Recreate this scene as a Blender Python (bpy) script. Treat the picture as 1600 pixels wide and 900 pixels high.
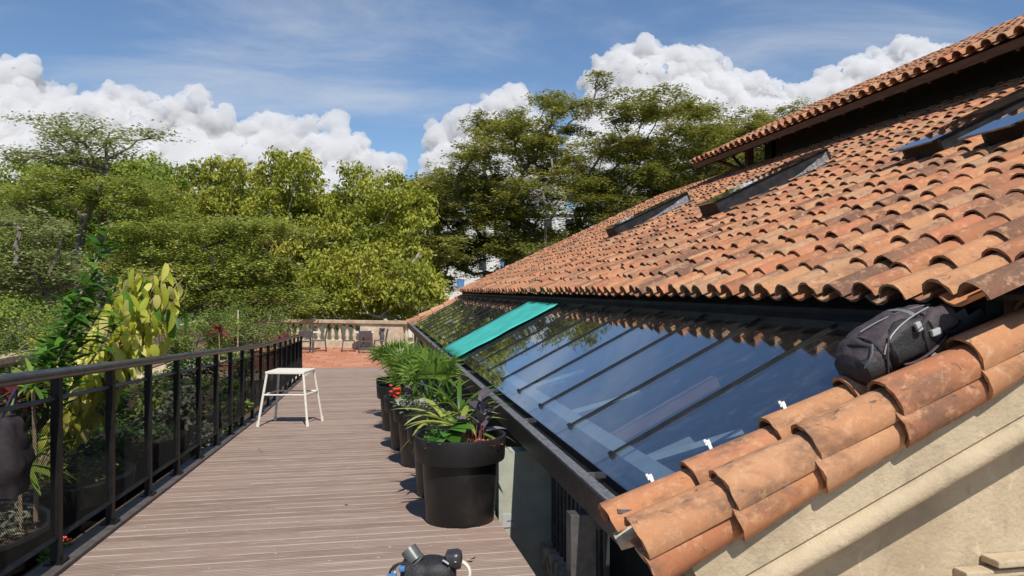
import bpy, bmesh, math, random
import numpy as np
from mathutils import Vector, Matrix, noise as mnoise
R = math.radians
random.seed(7); rng = np.random.default_rng(7)
for o in list(bpy.data.objects): bpy.data.objects.remove(o, do_unlink=True)
S = bpy.context.scene
COL = S.collection

# ------------------------------------------------------------------ camera, sky, sun, exposure
EYE = Vector((0, 0, 1.37)); PSI = R(10.56); F = 1180.0; HOR = 453.0
cam = bpy.data.objects.new('camera', bpy.data.cameras.new('camera')); COL.objects.link(cam)
cam.location = EYE; cam.rotation_euler = (R(90), 0, -PSI)
cam.data.sensor_width = 36; cam.data.lens = F / 1600 * 36; cam.data.shift_y = 3 / 1600
cam.data.clip_start = .05; cam.data.clip_end = 20000
S.camera = cam
SUNV = Vector((.06, -.75, 1.0)).normalized()
SUN_EL = math.asin(SUNV.z); SUN_AZ = math.atan2(SUNV.x, SUNV.y)
w = bpy.data.worlds.new('World'); S.world = w; w.use_nodes = True
nt = w.node_tree; nt.nodes.clear()
wo = nt.nodes.new('ShaderNodeOutputWorld'); bg = nt.nodes.new('ShaderNodeBackground')
sky = nt.nodes.new('ShaderNodeTexSky'); sky.sky_type = 'NISHITA'; sky.sun_disc = False
sky.sun_elevation = SUN_EL; sky.sun_rotation = SUN_AZ; sky.altitude = 600; sky.air_density = 1.1; sky.dust_density = .15; sky.ozone_density = 6.0
tc = nt.nodes.new('ShaderNodeTexCoord')
# thin high cirrus: direction projected on a high flat layer, streaked noise
sep = nt.nodes.new('ShaderNodeSeparateXYZ'); nt.links.new(tc.outputs['Generated'], sep.inputs[0])
def mth(op, a, b=None, c=None, tree=None):
    n = (tree or nt).nodes.new('ShaderNodeMath'); n.operation = op
    for i, v in enumerate((a, b, c)):
        if v is None: continue
        if isinstance(v, (int, float)): n.inputs[i].default_value = v
        else: (tree or nt).links.new(v, n.inputs[i])
    return n.outputs[0]
zz = mth('ADD', mth('MAXIMUM', sep.outputs[2], 0.0), .08)
cx = mth('DIVIDE', sep.outputs[0], zz); cy = mth('DIVIDE', sep.outputs[1], zz)
cmb = nt.nodes.new('ShaderNodeCombineXYZ'); nt.links.new(cx, cmb.inputs[0]); nt.links.new(cy, cmb.inputs[1])
mp = nt.nodes.new('ShaderNodeMapping'); mp.inputs['Rotation'].default_value = (0, 0, R(-28)); mp.inputs['Scale'].default_value = (.75, 1.15, 1); mp.inputs['Location'].default_value = (.30, .2, 0)
nt.links.new(cmb.outputs[0], mp.inputs[0])
n1 = nt.nodes.new('ShaderNodeTexNoise'); n1.inputs['Scale'].default_value = .9; n1.inputs['Detail'].default_value = 9; n1.inputs['Roughness'].default_value = .58; n1.inputs['Distortion'].default_value = .5
nt.links.new(mp.outputs[0], n1.inputs['Vector'])
n2 = nt.nodes.new('ShaderNodeTexNoise'); n2.inputs['Scale'].default_value = .35; n2.inputs['Detail'].default_value = 3
nt.links.new(mp.outputs[0], n2.inputs['Vector'])
cr = nt.nodes.new('ShaderNodeMapRange'); cr.interpolation_type = 'SMOOTHSTEP'; cr.inputs['From Min'].default_value = .515; cr.inputs['From Max'].default_value = .72
nt.links.new(mth('ADD', mth('MULTIPLY', n1.outputs[0], .62), mth('MULTIPLY', n2.outputs[0], .46)), cr.inputs['Value'])
mixc = nt.nodes.new('ShaderNodeMix'); mixc.data_type = 'RGBA'
nt.links.new(mth('MULTIPLY', cr.outputs[0], .62), mixc.inputs['Factor'])
nt.links.new(sky.outputs[0], mixc.inputs['A']); mixc.inputs['B'].default_value = (6.0, 6.3, 6.8, 1)
nt.links.new(mixc.outputs['Result'], bg.inputs[0]); bg.inputs[1].default_value = .092
nt.links.new(bg.outputs[0], wo.inputs[0])
sl = bpy.data.lights.new('sun', 'SUN'); sl.energy = 4.4; sl.angle = R(.53); sl.color = (1, .94, .84)
so = bpy.data.objects.new('sun', sl); COL.objects.link(so); so.rotation_euler = SUNV.to_track_quat('Z', 'Y').to_euler()
S.view_settings.view_transform = 'Standard'; S.view_settings.look = 'None'; S.view_settings.gamma = 1; S.view_settings.exposure = 0.28
try: S.view_settings.use_curve_mapping = False
except Exception: pass
S.cycles.max_bounces = 10; S.cycles.transparent_max_bounces = 24; S.cycles.diffuse_bounces = 4; S.cycles.volume_bounces = 16; S.cycles.max_bounces = 16

# ------------------------------------------------------------------ helpers
RIGHT = Vector((math.cos(PSI), -math.sin(PSI), 0)); FWD = Vector((math.sin(PSI), math.cos(PSI), 0)); UP = Vector((0, 0, 1))
def P(px, py, D): return EYE + D * (FWD + (px - 800) / F * RIGHT + (HOR - py) / F * UP)
def to_px(p):
    d = p - EYE; D = d.dot(FWD)
    return (800 + F * d.dot(RIGHT) / D, HOR - F * d.z / D, D) if D > .05 else (-9999, -9999, D)
def deck_z(y): return -.053 * y if y < 13.2 else -.6996 - .034 * (y - 13.2)
TERR = -1.10

def tag(o, label=None, cat=None, group=None, kind=None):
    for k, v in (('label', label), ('category', cat), ('group', group), ('kind', kind)):
        if v: o[k] = v
    return o
def empty(name, loc=(0, 0, 0), parent=None):
    o = bpy.data.objects.new(name, None); COL.objects.link(o); o.location = loc; o.empty_display_size = .1
    if parent: o.parent = parent
    return o
def link(name, me, parent=None, loc=None):
    o = bpy.data.objects.new(name, me); COL.objects.link(o)
    if parent is not None: o.parent = parent
    if loc is not None: o.location = loc
    return o

class MB:
    def __init__(s): s.v = []; s.f = []; s.t = []; s.cur = .5
    def add(s, verts, faces):
        b = len(s.v); s.v += [tuple(p) for p in verts]; s.f += [tuple(i + b for i in f) for f in faces]; s.t += [s.cur] * len(faces); return s
    def box(s, x0, x1, y0, y1, z0, z1, M=None):
        c = [Vector((x, y, z)) for z in (z0, z1) for y in (y0, y1) for x in (x0, x1)]
        if M: c = [M @ p for p in c]
        return s.add(c, [(0, 2, 3, 1), (4, 5, 7, 6), (0, 1, 5, 4), (2, 6, 7, 3), (0, 4, 6, 2), (1, 3, 7, 5)])
    def tube(s, pts, rad, n=8, cap=True, sx=1, sy=1):
        pts = [Vector(p) for p in pts]; k = len(pts); rr = rad if isinstance(rad, (list, tuple)) else [rad] * k
        rings = []; up = None
        for i, p in enumerate(pts):
            d = (pts[min(i + 1, k - 1)] - pts[max(i - 1, 0)])
            if d.length < 1e-6: d = Vector((0, 0, 1))
            d.normalize()
            if up is None: up = Vector((0, 0, 1)) if abs(d.z) < .9 else Vector((1, 0, 0))
            a = d.cross(up)
            if a.length < 1e-4: a = d.cross(Vector((1, .1, 0)))
            a.normalize(); b2 = a.cross(d).normalized(); up = b2
            rings.append([p + rr[i] * (math.cos(2 * math.pi * j / n) * a * sx + math.sin(2 * math.pi * j / n) * b2 * sy) for j in range(n)])
        f = []
        for i in range(k - 1):
            for j in range(n): f.append((i * n + j, i * n + (j + 1) % n, (i + 1) * n + (j + 1) % n, (i + 1) * n + j))
        if cap: f.append(tuple(range(n - 1, -1, -1))); f.append(tuple((k - 1) * n + j for j in range(n)))
        return s.add([q for r in rings for q in r], f)
    def lathe(s, prof, c=(0, 0, 0), n=32, cap=True):
        c = Vector(c); v = []; f = []; k = len(prof)
        for r, z in prof:
            for j in range(n): v.append(c + Vector((r * math.cos(2 * math.pi * j / n), r * math.sin(2 * math.pi * j / n), z)))
        for i in range(k - 1):
            for j in range(n): f.append((i * n + j, i * n + (j + 1) % n, (i + 1) * n + (j + 1) % n, (i + 1) * n + j))
        if cap: f.append(tuple(range(n - 1, -1, -1))); f.append(tuple((k - 1) * n + j for j in range(n)))
        return s.add(v, f)
    def mesh(s, name, mat, smooth=False, bevel=0):
        me = bpy.data.meshes.new(name); me.from_pydata(s.v, [], s.f)
        at = me.attributes.new('tint', 'FLOAT', 'FACE'); at.data.foreach_set('value', s.t)
        if bevel:
            bm = bmesh.new(); bm.from_mesh(me)
            bmesh.ops.bevel(bm, geom=[e for e in bm.edges if e.calc_face_angle(0) > .5], offset=bevel, segments=2, affect='EDGES', profile=.6)
            bm.to_mesh(me); bm.free()
        bm = bmesh.new(); bm.from_mesh(me); bmesh.ops.recalc_face_normals(bm, faces=bm.faces); bm.to_mesh(me); bm.free()
        if smooth: me.polygons.foreach_set('use_smooth', [True] * len(me.polygons)); me.set_sharp_from_angle(angle=R(40))
        if mat: me.materials.append(mat)
        return me
    def build(s, name, mat, parent=None, smooth=False, bevel=0, loc=None): return link(name, s.mesh(name, mat, smooth, bevel), parent, loc)

# ------------------------------------------------------------------ materials
def new_mat(name):
    m = bpy.data.materials.new(name); m.use_nodes = True; t = m.node_tree
    return m, t, t.nodes['Principled BSDF']
def N(t, typ, **kw):
    n = t.nodes.new(typ)
    for k, v in kw.items():
        if k in n.inputs: n.inputs[k].default_value = v
        else: setattr(n, k, v)
    return n
def ramp(t, src, stops):
    n = t.nodes.new('ShaderNodeValToRGB'); e = n.color_ramp.elements
    e[0].position, e[0].color = stops[0][0], (*stops[0][1], 1); e[1].position, e[1].color = stops[-1][0], (*stops[-1][1], 1)
    for p, c in stops[1:-1]: k = e.new(p); k.color = (*c, 1)
    if src is not None: t.links.new(src, n.inputs[0])
    return n.outputs[0]
def mixrgb(t, fac, a, b, mode='MIX'):
    n = t.nodes.new('ShaderNodeMix'); n.data_type = 'RGBA'; n.blend_type = mode
    for key, v in (('Factor', fac), ('A', a), ('B', b)):
        if isinstance(v, (int, float)): n.inputs[key].default_value = v
        elif isinstance(v, tuple): n.inputs[key].default_value = (*v, 1)
        else: t.links.new(v, n.inputs[key])
    return n.outputs['Result']
def noise_pos(t, scale, detail=5, rough=.6, sc=(1, 1, 1), obj=False, dist=0):
    if obj: src = t.nodes.new('ShaderNodeTexCoord').outputs['Object']
    else: src = t.nodes.new('ShaderNodeNewGeometry').outputs['Position']
    m = N(t, 'ShaderNodeMapping'); m.inputs['Scale'].default_value = sc; t.links.new(src, m.inputs[0])
    n = N(t, 'ShaderNodeTexNoise', Scale=scale, Detail=detail, Roughness=rough, Distortion=dist); t.links.new(m.outputs[0], n.inputs['Vector'])
    return n.outputs[0]
def rng_map(t, src, a, b, c=0., d=1.):
    n = N(t, 'ShaderNodeMapRange'); n.inputs[1].default_value = a; n.inputs[2].default_value = b; n.inputs[3].default_value = c; n.inputs[4].default_value = d
    n.interpolation_type = 'SMOOTHSTEP'; t.links.new(src, n.inputs[0]); return n.outputs[0]
def bump(t, bsdf, src, strength=.3, dist=.01):
    b = N(t, 'ShaderNodeBump', Strength=strength, Distance=dist); t.links.new(src, b.inputs['Height']); t.links.new(b.outputs[0], bsdf.inputs['Normal'])
def simple(name, c1, c2=None, rough=.6, scale=8, metal=0, bmp=0, bscale=None, obj=False, sc=(1, 1, 1), lo=.35, hi=.65, spec=.5):
    m, t, b = new_mat(name); b.inputs['Roughness'].default_value = rough; b.inputs['Metallic'].default_value = metal; b.inputs['Specular IOR Level'].default_value = spec
    if c2 is None: b.inputs['Base Color'].default_value = (*c1, 1)
    else:
        n = noise_pos(t, scale, obj=obj, sc=sc); t.links.new(mixrgb(t, rng_map(t, n, lo, hi), c1, c2), b.inputs['Base Color'])
    if bmp: bump(t, b, noise_pos(t, bscale or scale * 4, obj=obj, sc=sc), bmp)
    return m

def tile_material():
    m, t, b = new_mat('terracotta')
    at = N(t, 'ShaderNodeAttribute', attribute_name='tint')
    base = ramp(t, at.outputs['Fac'], [(0, (.115, .062, .042)), (.14, (.22, .105, .062)), (.30, (.38, .150, .072)), (.48, (.46, .195, .090)), (.64, (.44, .225, .112)), (.80, (.42, .145, .075)), (.92, (.47, .255, .135)), (1, (.30, .19, .12))])
    # weather: streaks along the slope, dark lichen, pale lime bloom
    n1 = noise_pos(t, 5.5, 6, .65, (.55, 1.4, .9)); n2 = noise_pos(t, 16, 6, .7); n3 = noise_pos(t, 9, 5, .75, (.7, 1.3, 1), dist=.6); n4 = noise_pos(t, 60, 3, .6)
    c = mixrgb(t, rng_map(t, n1, .46, .66, 0, .72), base, (.135, .082, .058))
    c = mixrgb(t, rng_map(t, n2, .50, .68, 0, .6), c, (.56, .33, .185))
    c = mixrgb(t, rng_map(t, n3, .57, .72, 0, .5), c, (.58, .43, .31))
    c = mixrgb(t, rng_map(t, n3, .41, .31, 0, .8), c, (.06, .045, .036))
    c = mixrgb(t, rng_map(t, n4, .35, .65, .0, .22), c, (.30, .16, .10))
    t.links.new(c, b.inputs['Base Color']); b.inputs['Roughness'].default_value = .88; b.inputs['Specular IOR Level'].default_value = .25
    bump(t, b, mixrgb(t, .5, n2, n4), .35, .006)
    return m
def leaf_material(name, dark, mid, light, transl=.35, rough=.55, spec=.3):
    m, t, b = new_mat(name); t.nodes.remove(b); out = t.nodes['Material Output']
    at = N(t, 'ShaderNodeAttribute', attribute_name='tint')
    c = ramp(t, at.outputs['Fac'], [(0, dark), (.5, mid), (1, light)])
    p = N(t, 'ShaderNodeBsdfPrincipled', Roughness=rough); p.inputs['Specular IOR Level'].default_value = spec; t.links.new(c, p.inputs['Base Color'])
    tr = N(t, 'ShaderNodeBsdfTranslucent'); t.links.new(mixrgb(t, .5, c, (.55, .75, .10), 'MULTIPLY'), tr.inputs[0])
    t.links.new(mixrgb(t, .35, c, (light[0] * 1.3, light[1] * 1.25, light[2] * .6)), tr.inputs[0])
    mx = N(t, 'ShaderNodeMixShader', Fac=transl); t.links.new(p.outputs[0], mx.inputs[1]); t.links.new(tr.outputs[0], mx.inputs[2]); t.links.new(mx.outputs[0], out.inputs[0])
    return m
def glass_material(name, tint=(.70, .76, .80), base=.06, power=3.6, rough=0.0):
    m, t, b = new_mat(name); t.nodes.remove(b); out = t.nodes['Material Output']
    lw = N(t, 'ShaderNodeLayerWeight', Blend=.5)
    f = mth('ADD', mth('MULTIPLY', mth('POWER', lw.outputs['Facing'], power, tree=t), 1 - base, tree=t), base, tree=t)
    tr = N(t, 'ShaderNodeBsdfTransparent'); tr.inputs[0].default_value = (*tint, 1)
    gl = N(t, 'ShaderNodeBsdfGlossy', Roughness=rough); gl.inputs[0].default_value = (.9, .95, 1, 1)
    # slight waviness of float glass
    nz = noise_pos(t, 1.6, 2, .5); bp = N(t, 'ShaderNodeBump', Strength=.05, Distance=.03); t.links.new(nz, bp.inputs['Height']); t.links.new(bp.outputs[0], gl.inputs['Normal'])
    mx = N(t, 'ShaderNodeMixShader'); t.links.new(f, mx.inputs[0]); t.links.new(tr.outputs[0], mx.inputs[1]); t.links.new(gl.outputs[0], mx.inputs[2])
    # thin dust film
    df = N(t, 'ShaderNodeBsdfDiffuse'); df.inputs[0].default_value = (.55, .52, .47, 1)
    mx2 = N(t, 'ShaderNodeMixShader'); t.links.new(rng_map(t, noise_pos(t, 7, 6, .7, (1, 2.5, 1)), .5, .85, .012, .11), mx2.inputs[0]); t.links.new(mx.outputs[0], mx2.inputs[1]); t.links.new(df.outputs[0], mx2.inputs[2])
    t.links.new(mx2.outputs[0], out.inputs[0]); return m

M = {}
M['tile'] = tile_material()
M['black_steel'] = simple('black_steel', (.007, .0065, .0065), (.014, .013, .012), .5, 14, spec=.25)
M['rail'] = simple('rail_paint', (.028, .024, .023), (.055, .047, .045), .34, 9)
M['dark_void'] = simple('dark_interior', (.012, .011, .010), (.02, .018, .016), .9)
M['gutter'] = simple('gutter_steel', (.02, .017, .016), (.04, .034, .031), .45, 12)
M['lip'] = simple('worn_gutter_lip', (.08, .08, .085), (.17, .17, .175), .45, 40)
M['flash'] = simple('lead_flashing', (.009, .009, .010), (.024, .024, .026), .42, 7, bmp=.3, bscale=9)
M['foil'] = simple('crinkled_foil', (.45, .45, .45), (.75, .75, .75), .28, 20, metal=.8, bmp=.9, bscale=26)
M['box_end'] = simple('brown_end_board', (.045, .024, .018), (.03, .017, .014), .7)
M['glass'] = glass_material('skylight_glass')
M['roof_glass'] = glass_material('roof_light_glass', (.12, .14, .16), .12, 2.5)
M['purlin'] = simple('pale_purlin', (.55, .56, .55), (.44, .45, .45), .6, 6)
M['timber'] = simple('roof_timber', (.16, .085, .05), (.09, .05, .032), .8, 6, sc=(6, .6, 6))
M['mortar'] = simple('pale_mortar', (.52, .45, .34), (.30, .25, .19), .95, 18, bmp=.5)
M['pot'] = simple('black_plastic_pot', (.011, .0098, .0095), (.034, .030, .027), .45, 5, bmp=.12, lo=.45, hi=.8)
M['soil'] = simple('soil', (.045, .028, .018), (.10, .06, .035), .95, 30, bmp=.8)
M['stool'] = simple('chipped_white_paint', (.70, .66, .58), (.47, .42, .35), .55, 30, lo=.55, hi=.72)
M['stone'] = simple('balustrade_stone', (.58, .47, .34), (.44, .36, .27), .9, 5, bmp=.3)
M['coping'] = simple('coping_stone', (.50, .38, .26), (.36, .26, .175), .9, 5, bmp=.3)
M['chair'] = simple('grey_resin', (.085, .082, .095), (.065, .062, .072), .55)
M['table_top'] = simple('pale_table_top', (.62, .60, .57), None, .45)
M['teal'] = simple('teal_tarp', (.055, .46, .385), (.035, .37, .31), .55, 4, bmp=.7, bscale=7)
M['clip'] = simple('white_plastic', (.80, .79, .76), None, .4)
M['conc'] = simple('grey_green_render', (.40, .42, .35), (.33, .345, .29), .9, 6, bmp=.2)
M['ledge'] = simple('stained_ledge', (.48, .44, .36), (.16, .135, .10), .95, 12, bmp=.4)
M['steel_post'] = simple('grey_steel_post', (.05, .048, .047), (.10, .097, .095), .5, 10)
M['kerb'] = simple('grey_deck_edging', (.065, .055, .052), (.10, .088, .083), .6, 12)
M['bark'] = simple('bark', (.12, .095, .075), (.24, .20, .165), .9, 5, sc=(1, 1, .35), bmp=.6)
M['pale_bark'] = simple('pale_bark', (.36, .32, .27), (.22, .19, .155), .85, 4, bmp=.3)
M['white_wall'] = simple('far_white_wall', (.70, .69, .66), (.60, .59, .57), .8, .3)
M['blue_panel'] = simple('far_blue_panel', (.10, .22, .42), None, .6)
M['win_dark'] = simple('far_window', (.05, .06, .08), None, .25)
M['ground'] = simple('grass_ground', (.045, .065, .02), (.085, .075, .04), .95, .6)
M['flower'] = simple('red_flower', (.75, .07, .03), (.85, .13, .05), .5, 30)
M['stake'] = simple('pale_stake', (.62, .52, .40), (.46, .37, .27), .8, 10)
M['cloud'] = None

def terrace_mat(name, a, b2):
    m, t, b = new_mat(name)
    oi = N(t, 'ShaderNodeObjectInfo'); c = ramp(t, oi.outputs['Random'], [(0, a), (.5, (a[0] * .8 + b2[0] * .2, a[1] * .8 + b2[1] * .2, a[2] * .8 + b2[2] * .2)), (1, b2)])
    c = mixrgb(t, rng_map(t, noise_pos(t, 5, 5), .45, .7, 0, .5), c, (.33, .14, .085)); t.links.new(c, b.inputs['Base Color']); b.inputs['Roughness'].default_value = .8
    bump(t, b, noise_pos(t, 30), .2); return m
M['paver'] = terrace_mat('terracotta_paver', (.42, .155, .085), (.52, .24, .14))
M['joint'] = simple('paving_joint', (.58, .47, .36), (.40, .30, .22), .95, 8)

def deck_material():
    m, t, b = new_mat('deck_board')
    oi = N(t, 'ShaderNodeObjectInfo')
    c = ramp(t, oi.outputs['Random'], [(0, (.205, .142, .113)), (.5, (.255, .182, .148)), (1, (.305, .225, .186))])
    g = noise_pos(t, 9, 7, .7, (.35, 4, 1)); g2 = noise_pos(t, 1.1, 4, .6, (1, 1, 1)); g3 = noise_pos(t, 26, 4, .7, (.12, 6, 1))
    c = mixrgb(t, rng_map(t, g, .42, .70, 0, .6), c, (.385, .30, .25))
    c = mixrgb(t, rng_map(t, g3, .40, .62, .35, 0), c, (.11, .075, .06))
    c = mixrgb(t, rng_map(t, g2, .45, .75, 0, .5), c, (.27, .185, .145))
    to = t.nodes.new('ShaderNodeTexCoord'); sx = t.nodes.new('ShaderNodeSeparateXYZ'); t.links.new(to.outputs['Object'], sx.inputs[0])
    ed = rng_map(t, mth('ABSOLUTE', sx.outputs[1], tree=t), .050, .070, 0, .42); c = mixrgb(t, mth('MULTIPLY', ed, rng_map(t, noise_pos(t, 2.5, 4, .6, (1, 3, 1)), .35, .6), tree=t), c, (.50, .42, .37))  # pale board edges: groove dust and light caught on the grooves, put into the colour
    sp = noise_pos(t, 23, 2, .5); c = mixrgb(t, rng_map(t, sp, .735, .76, 0, .6), c, (.62, .56, .52))
    t.links.new(c, b.inputs['Base Color']); b.inputs['Roughness'].default_value = .62; b.inputs['Specular IOR Level'].default_value = .35
    bump(t, b, g3, .35, .004); return m
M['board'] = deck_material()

def stucco_material():
    m, t, b = new_mat('cream_stucco')
    a = noise_pos(t, 2.2, 7, .65); d = noise_pos(t, 6, 6, .7, (1, 1, .6), dist=.8); e = noise_pos(t, 40, 4)
    c = mixrgb(t, rng_map(t, a, .40, .66), (.47, .385, .265), (.37, .295, .20))
    c = mixrgb(t, rng_map(t, d, .50, .70, 0, .7), c, (.31, .255, .185))
    c = mixrgb(t, rng_map(t, d, .40, .30, 0, .5), c, (.64, .54, .39))
    vo = N(t, 'ShaderNodeTexVoronoi', Scale=1.7); vo.feature = 'DISTANCE_TO_EDGE'
    gp = t.nodes.new('ShaderNodeNewGeometry'); va = N(t, 'ShaderNodeVectorMath'); va.operation = 'ADD'; t.links.new(gp.outputs['Position'], va.inputs[0])
    nn = N(t, 'ShaderNodeTexNoise', Scale=3.0, Detail=4); t.links.new(gp.outputs['Position'], nn.inputs['Vector']); t.links.new(nn.outputs['Color'], va.inputs[1]); t.links.new(va.outputs[0], vo.inputs['Vector'])
    c = mixrgb(t, rng_map(t, vo.outputs['Distance'], .008, .0, 0, .14), c, (.22, .17, .12))
    t.links.new(c, b.inputs['Base Color']); b.inputs['Roughness'].default_value = .92; b.inputs['Specular IOR Level'].default_value = .2
    bump(t, b, mixrgb(t, .55, a, e), .6, .02); return m
M['stucco'] = stucco_material()

# ------------------------------------------------------------------ setting: ground, terrace, deck
g = MB(); g.add([(-6000, -3000, -4.6), (6000, -3000, -4.6), (6000, 9000, -4.6), (-6000, 9000, -4.6)], [(0, 1, 2, 3)])
tag(g.build('ground', M['ground']), kind='structure')
t_ = MB(); t_.box(-7.2, 9.0, -3, 36.5, -4.59, TERR - .035)
terr = t_.build('terrace', M['joint']); tag(terr, kind='structure')
# pavers of the terrace where they can be told apart, a plain bed elsewhere
pv = MB(); pv.box(-.29, .29, -.29, .29, 0, .03); pme = pv.mesh('paver', M['paver'], bevel=.006)
pavers = 0
for i in range(-8, 3):
    for j in range(18):
        x = i * .62 + .31 + (.31 if j % 2 else 0); y = 24.75 + j * .62
        if pavers >= 298 or x > 2.2 or x < -5: continue
        q = link('paver', pme, terr, (x, y, TERR - .034 + random.uniform(0, .004))); q.rotation_euler.z = random.uniform(-.01, .01); pavers += 1
# boarded ramp
BX0, BX1 = -1.74, .90; PITCH = .15
rb = MB()
for y0, y1 in ((-2, 13.2), (13.2, 24.4)):
    z0, z1 = deck_z(y0), deck_z(y1)
    for (a, b_) in ((BX0 + .05, BX1 - .06),):
        rb.add([(a, y0, z0 - .20), (b_, y0, z0 - .20), (b_, y0, z0 - .032), (a, y0, z0 - .032), (a, y1, z1 - .20), (b_, y1, z1 - .20), (b_, y1, z1 - .032), (a, y1, z1 - .032)],
               [(0, 1, 2, 3), (4, 7, 6, 5), (0, 4, 5, 1), (3, 2, 6, 7), (0, 3, 7, 4), (1, 5, 6, 2)])
ramp_o = rb.build('deck', M['dark_void']); tag(ramp_o, kind='structure')
bmb = []
for k in range(4):
    b_ = MB(); wv = PITCH - .009
    # board with five shallow ribs on its upper face
    prof = [(-wv / 2, -.03), (-wv / 2, -.003)]
    nr = 5
    for r_ in range(nr):
        a0 = -wv / 2 + wv * r_ / nr; a1 = a0 + wv / nr
        prof += [(a0 + .004, 0), (a1 - .006, 0), (a1 - .004, -.004), (a1 - .001, -.004)]
    prof += [(wv / 2, -.003), (wv / 2, -.03)]
    n_ = len(prof)
    tri = []
    for xa, xb in ((BX0, BX1), (BX0, -1.0012), (-.9988, BX1)):
        b_ = MB(); vv = [(xa, y, z) for y, z in prof] + [(xb, y, z) for y, z in prof]
        b_.add(vv, [(i, i + 1, n_ + i + 1, n_ + i) for i in range(n_ - 1)] + [tuple(range(n_))[::-1], tuple(range(n_, 2 * n_))])
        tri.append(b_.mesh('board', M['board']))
    bmb.append(tri)
y = 1.2; k = 0
while y < 24.3:
    for me_ in (bmb[k % 4][:1]):
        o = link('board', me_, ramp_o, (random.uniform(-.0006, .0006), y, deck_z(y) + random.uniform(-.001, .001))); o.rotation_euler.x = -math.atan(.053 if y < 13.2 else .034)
    y += PITCH; k += 1
# kerb strip on the fence side
kb = MB()
for y0, y1 in ((1, 13.2), (13.2, 21)):
    z0, z1 = deck_z(y0), deck_z(y1)
    kb.add([(-1.90, y0, z0 - .22), (-1.745, y0, z0 - .22), (-1.745, y0, z0 + .022), (-1.90, y0, z0 + .022), (-1.90, y1, z1 - .22), (-1.745, y1, z1 - .22), (-1.745, y1, z1 + .022), (-1.90, y1, z1 + .022)],
           [(0, 1, 2, 3), (4, 7, 6, 5), (0, 4, 5, 1), (3, 2, 6, 7), (0, 3, 7, 4), (1, 5, 6, 2)])
kb.build('edge_strip', M['kerb'], ramp_o)

# ------------------------------------------------------------------ the tiled building
SL = math.atan(.466); CS, SN = math.cos(SL), math.sin(SL)
def slope_M(x, y, z):            # local x up the slope, y along the eave, z normal to the slope
    return Matrix.Translation((x, y, z + EYE.z)) @ Matrix.Rotation(-SL, 4, 'Y')
bld = empty('tiled_building', (3, 12, TERR)); BI = Matrix.Translation((-3, -12, -TERR))
def bpart(mb, name, mat, parent=None, **kw):
    o = mb.build(name, mat, None, **kw); o.parent = parent or bld; o.matrix_parent_inverse = BI if parent is None else Matrix.Identity(4)
    return o
tag(bld, 'terracotta tiled building with a strip of glass skylights along its lower roof edge', 'building')
# underlay of the main roof
EX, EZ = 2.74, -.085; YN, YF = 2.84, 23.55; EXPO = .34; CP = .27
MR = slope_M(EX, 0, EZ); RLEN = 7.15
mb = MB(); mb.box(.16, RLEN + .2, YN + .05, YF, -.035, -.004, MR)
main_roof = bpart(mb, 'main_roof', M['dark_void'])  # near-black underlay colour stands in for the shaded gap under the tiles
def half_tile(r0, r1, L, th, n=8, up=True, tilt=.03, arc=math.pi, jag=0):
    """barrel tile, local x from low end 0 to high end L, open side down (up=True) or a pan"""
    v = []; f = []; sgn = 1 if up else -1
    for layer in (0, 1):
        for (x, r, zo) in ((0, r0, tilt), (L, r1, 0)):
            for j in range(n + 1):
                a = (math.pi - arc) / 2 + arc * j / n; rr = r - th * layer
                v.append((x + (random.uniform(-jag, jag) if jag and x == 0 else 0), rr * math.cos(a), sgn * rr * math.sin(a) + zo))
    m = n + 1
    for j in range(n):
        f += [(j, j + 1, m + j + 1, m + j), (2 * m + j, 3 * m + j, 3 * m + j + 1, 2 * m + j + 1), (j, 2 * m + j, 2 * m + j + 1, j + 1), (m + j, m + j + 1, 3 * m + j + 1, 3 * m + j)]
    f += [(0, m, 3 * m, 2 * m), (n, 2 * m + n, 3 * m + n, m + n)]
    return v, f
NV = 36; cover_me = []
for k in range(NV):
    t_ = MB(); t_.cur = random.random(); t_.add(*half_tile(random.uniform(.098, .106), random.uniform(.084, .091), .46, .013, jag=.006, arc=R(160), tilt=.022)); cover_me.append(t_.mesh('tile', M['tile'], smooth=True))
cover_src = [half_tile(.102, .087, .46, .013, 6, arc=R(160), tilt=.022) for k in range(1)]
pan_src = half_tile(.118, .126, .46, .012, 5, up=False, tilt=.02, arc=R(112))
field = MB(); cand = []
ncol = int((YF - YN) / CP)
BOXES = [(5.13, 6.75, 15.1, 15.75), (5.06, 6.85, 10.25, 10.85), (5.62, 7.8, 6.55, 7.1), (5.50, 7.9, 5.40, 5.92)]   # X0, X1, Y0, Y1 of the roof lights
for j in range(ncol + 1):
    yc = YN + .12 + j * CP; coloff = random.uniform(-.05, .05)
    for i in range(int(RLEN / EXPO) + 1):
        s = i * EXPO - .03 + (coloff if i else coloff * .25) + random.uniform(-.02, .02); X = EX + (s + .2) * CS
        if any(a + .06 < X < b_ - .1 and c + .06 < yc < d_ - .06 for a, b_, c, d_ in BOXES): continue
        mt = MR @ Matrix.Translation((s, yc + random.uniform(-.008, .008), .030 + random.uniform(-.004, .006))) @ Matrix.Rotation(random.uniform(-.035, .035), 4, 'Z') @ Matrix.Rotation(random.uniform(-.06, .06), 4, 'X') @ Matrix.Rotation(random.uniform(-.004, .02), 4, 'Y')
        px, py, D = to_px(mt.translation)
        vis = -20 < px < 1640 and D > 1
        cand.append((D if vis else 999, mt))
        if j < ncol:
            field.cur = random.random() * .6
            pm = MR @ Matrix.Translation((s + .015, yc + CP / 2, .118))
            field.add([pm @ Vector(p) for p in pan_src[0]], pan_src[1])
cand.sort(key=lambda a: a[0])
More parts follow.
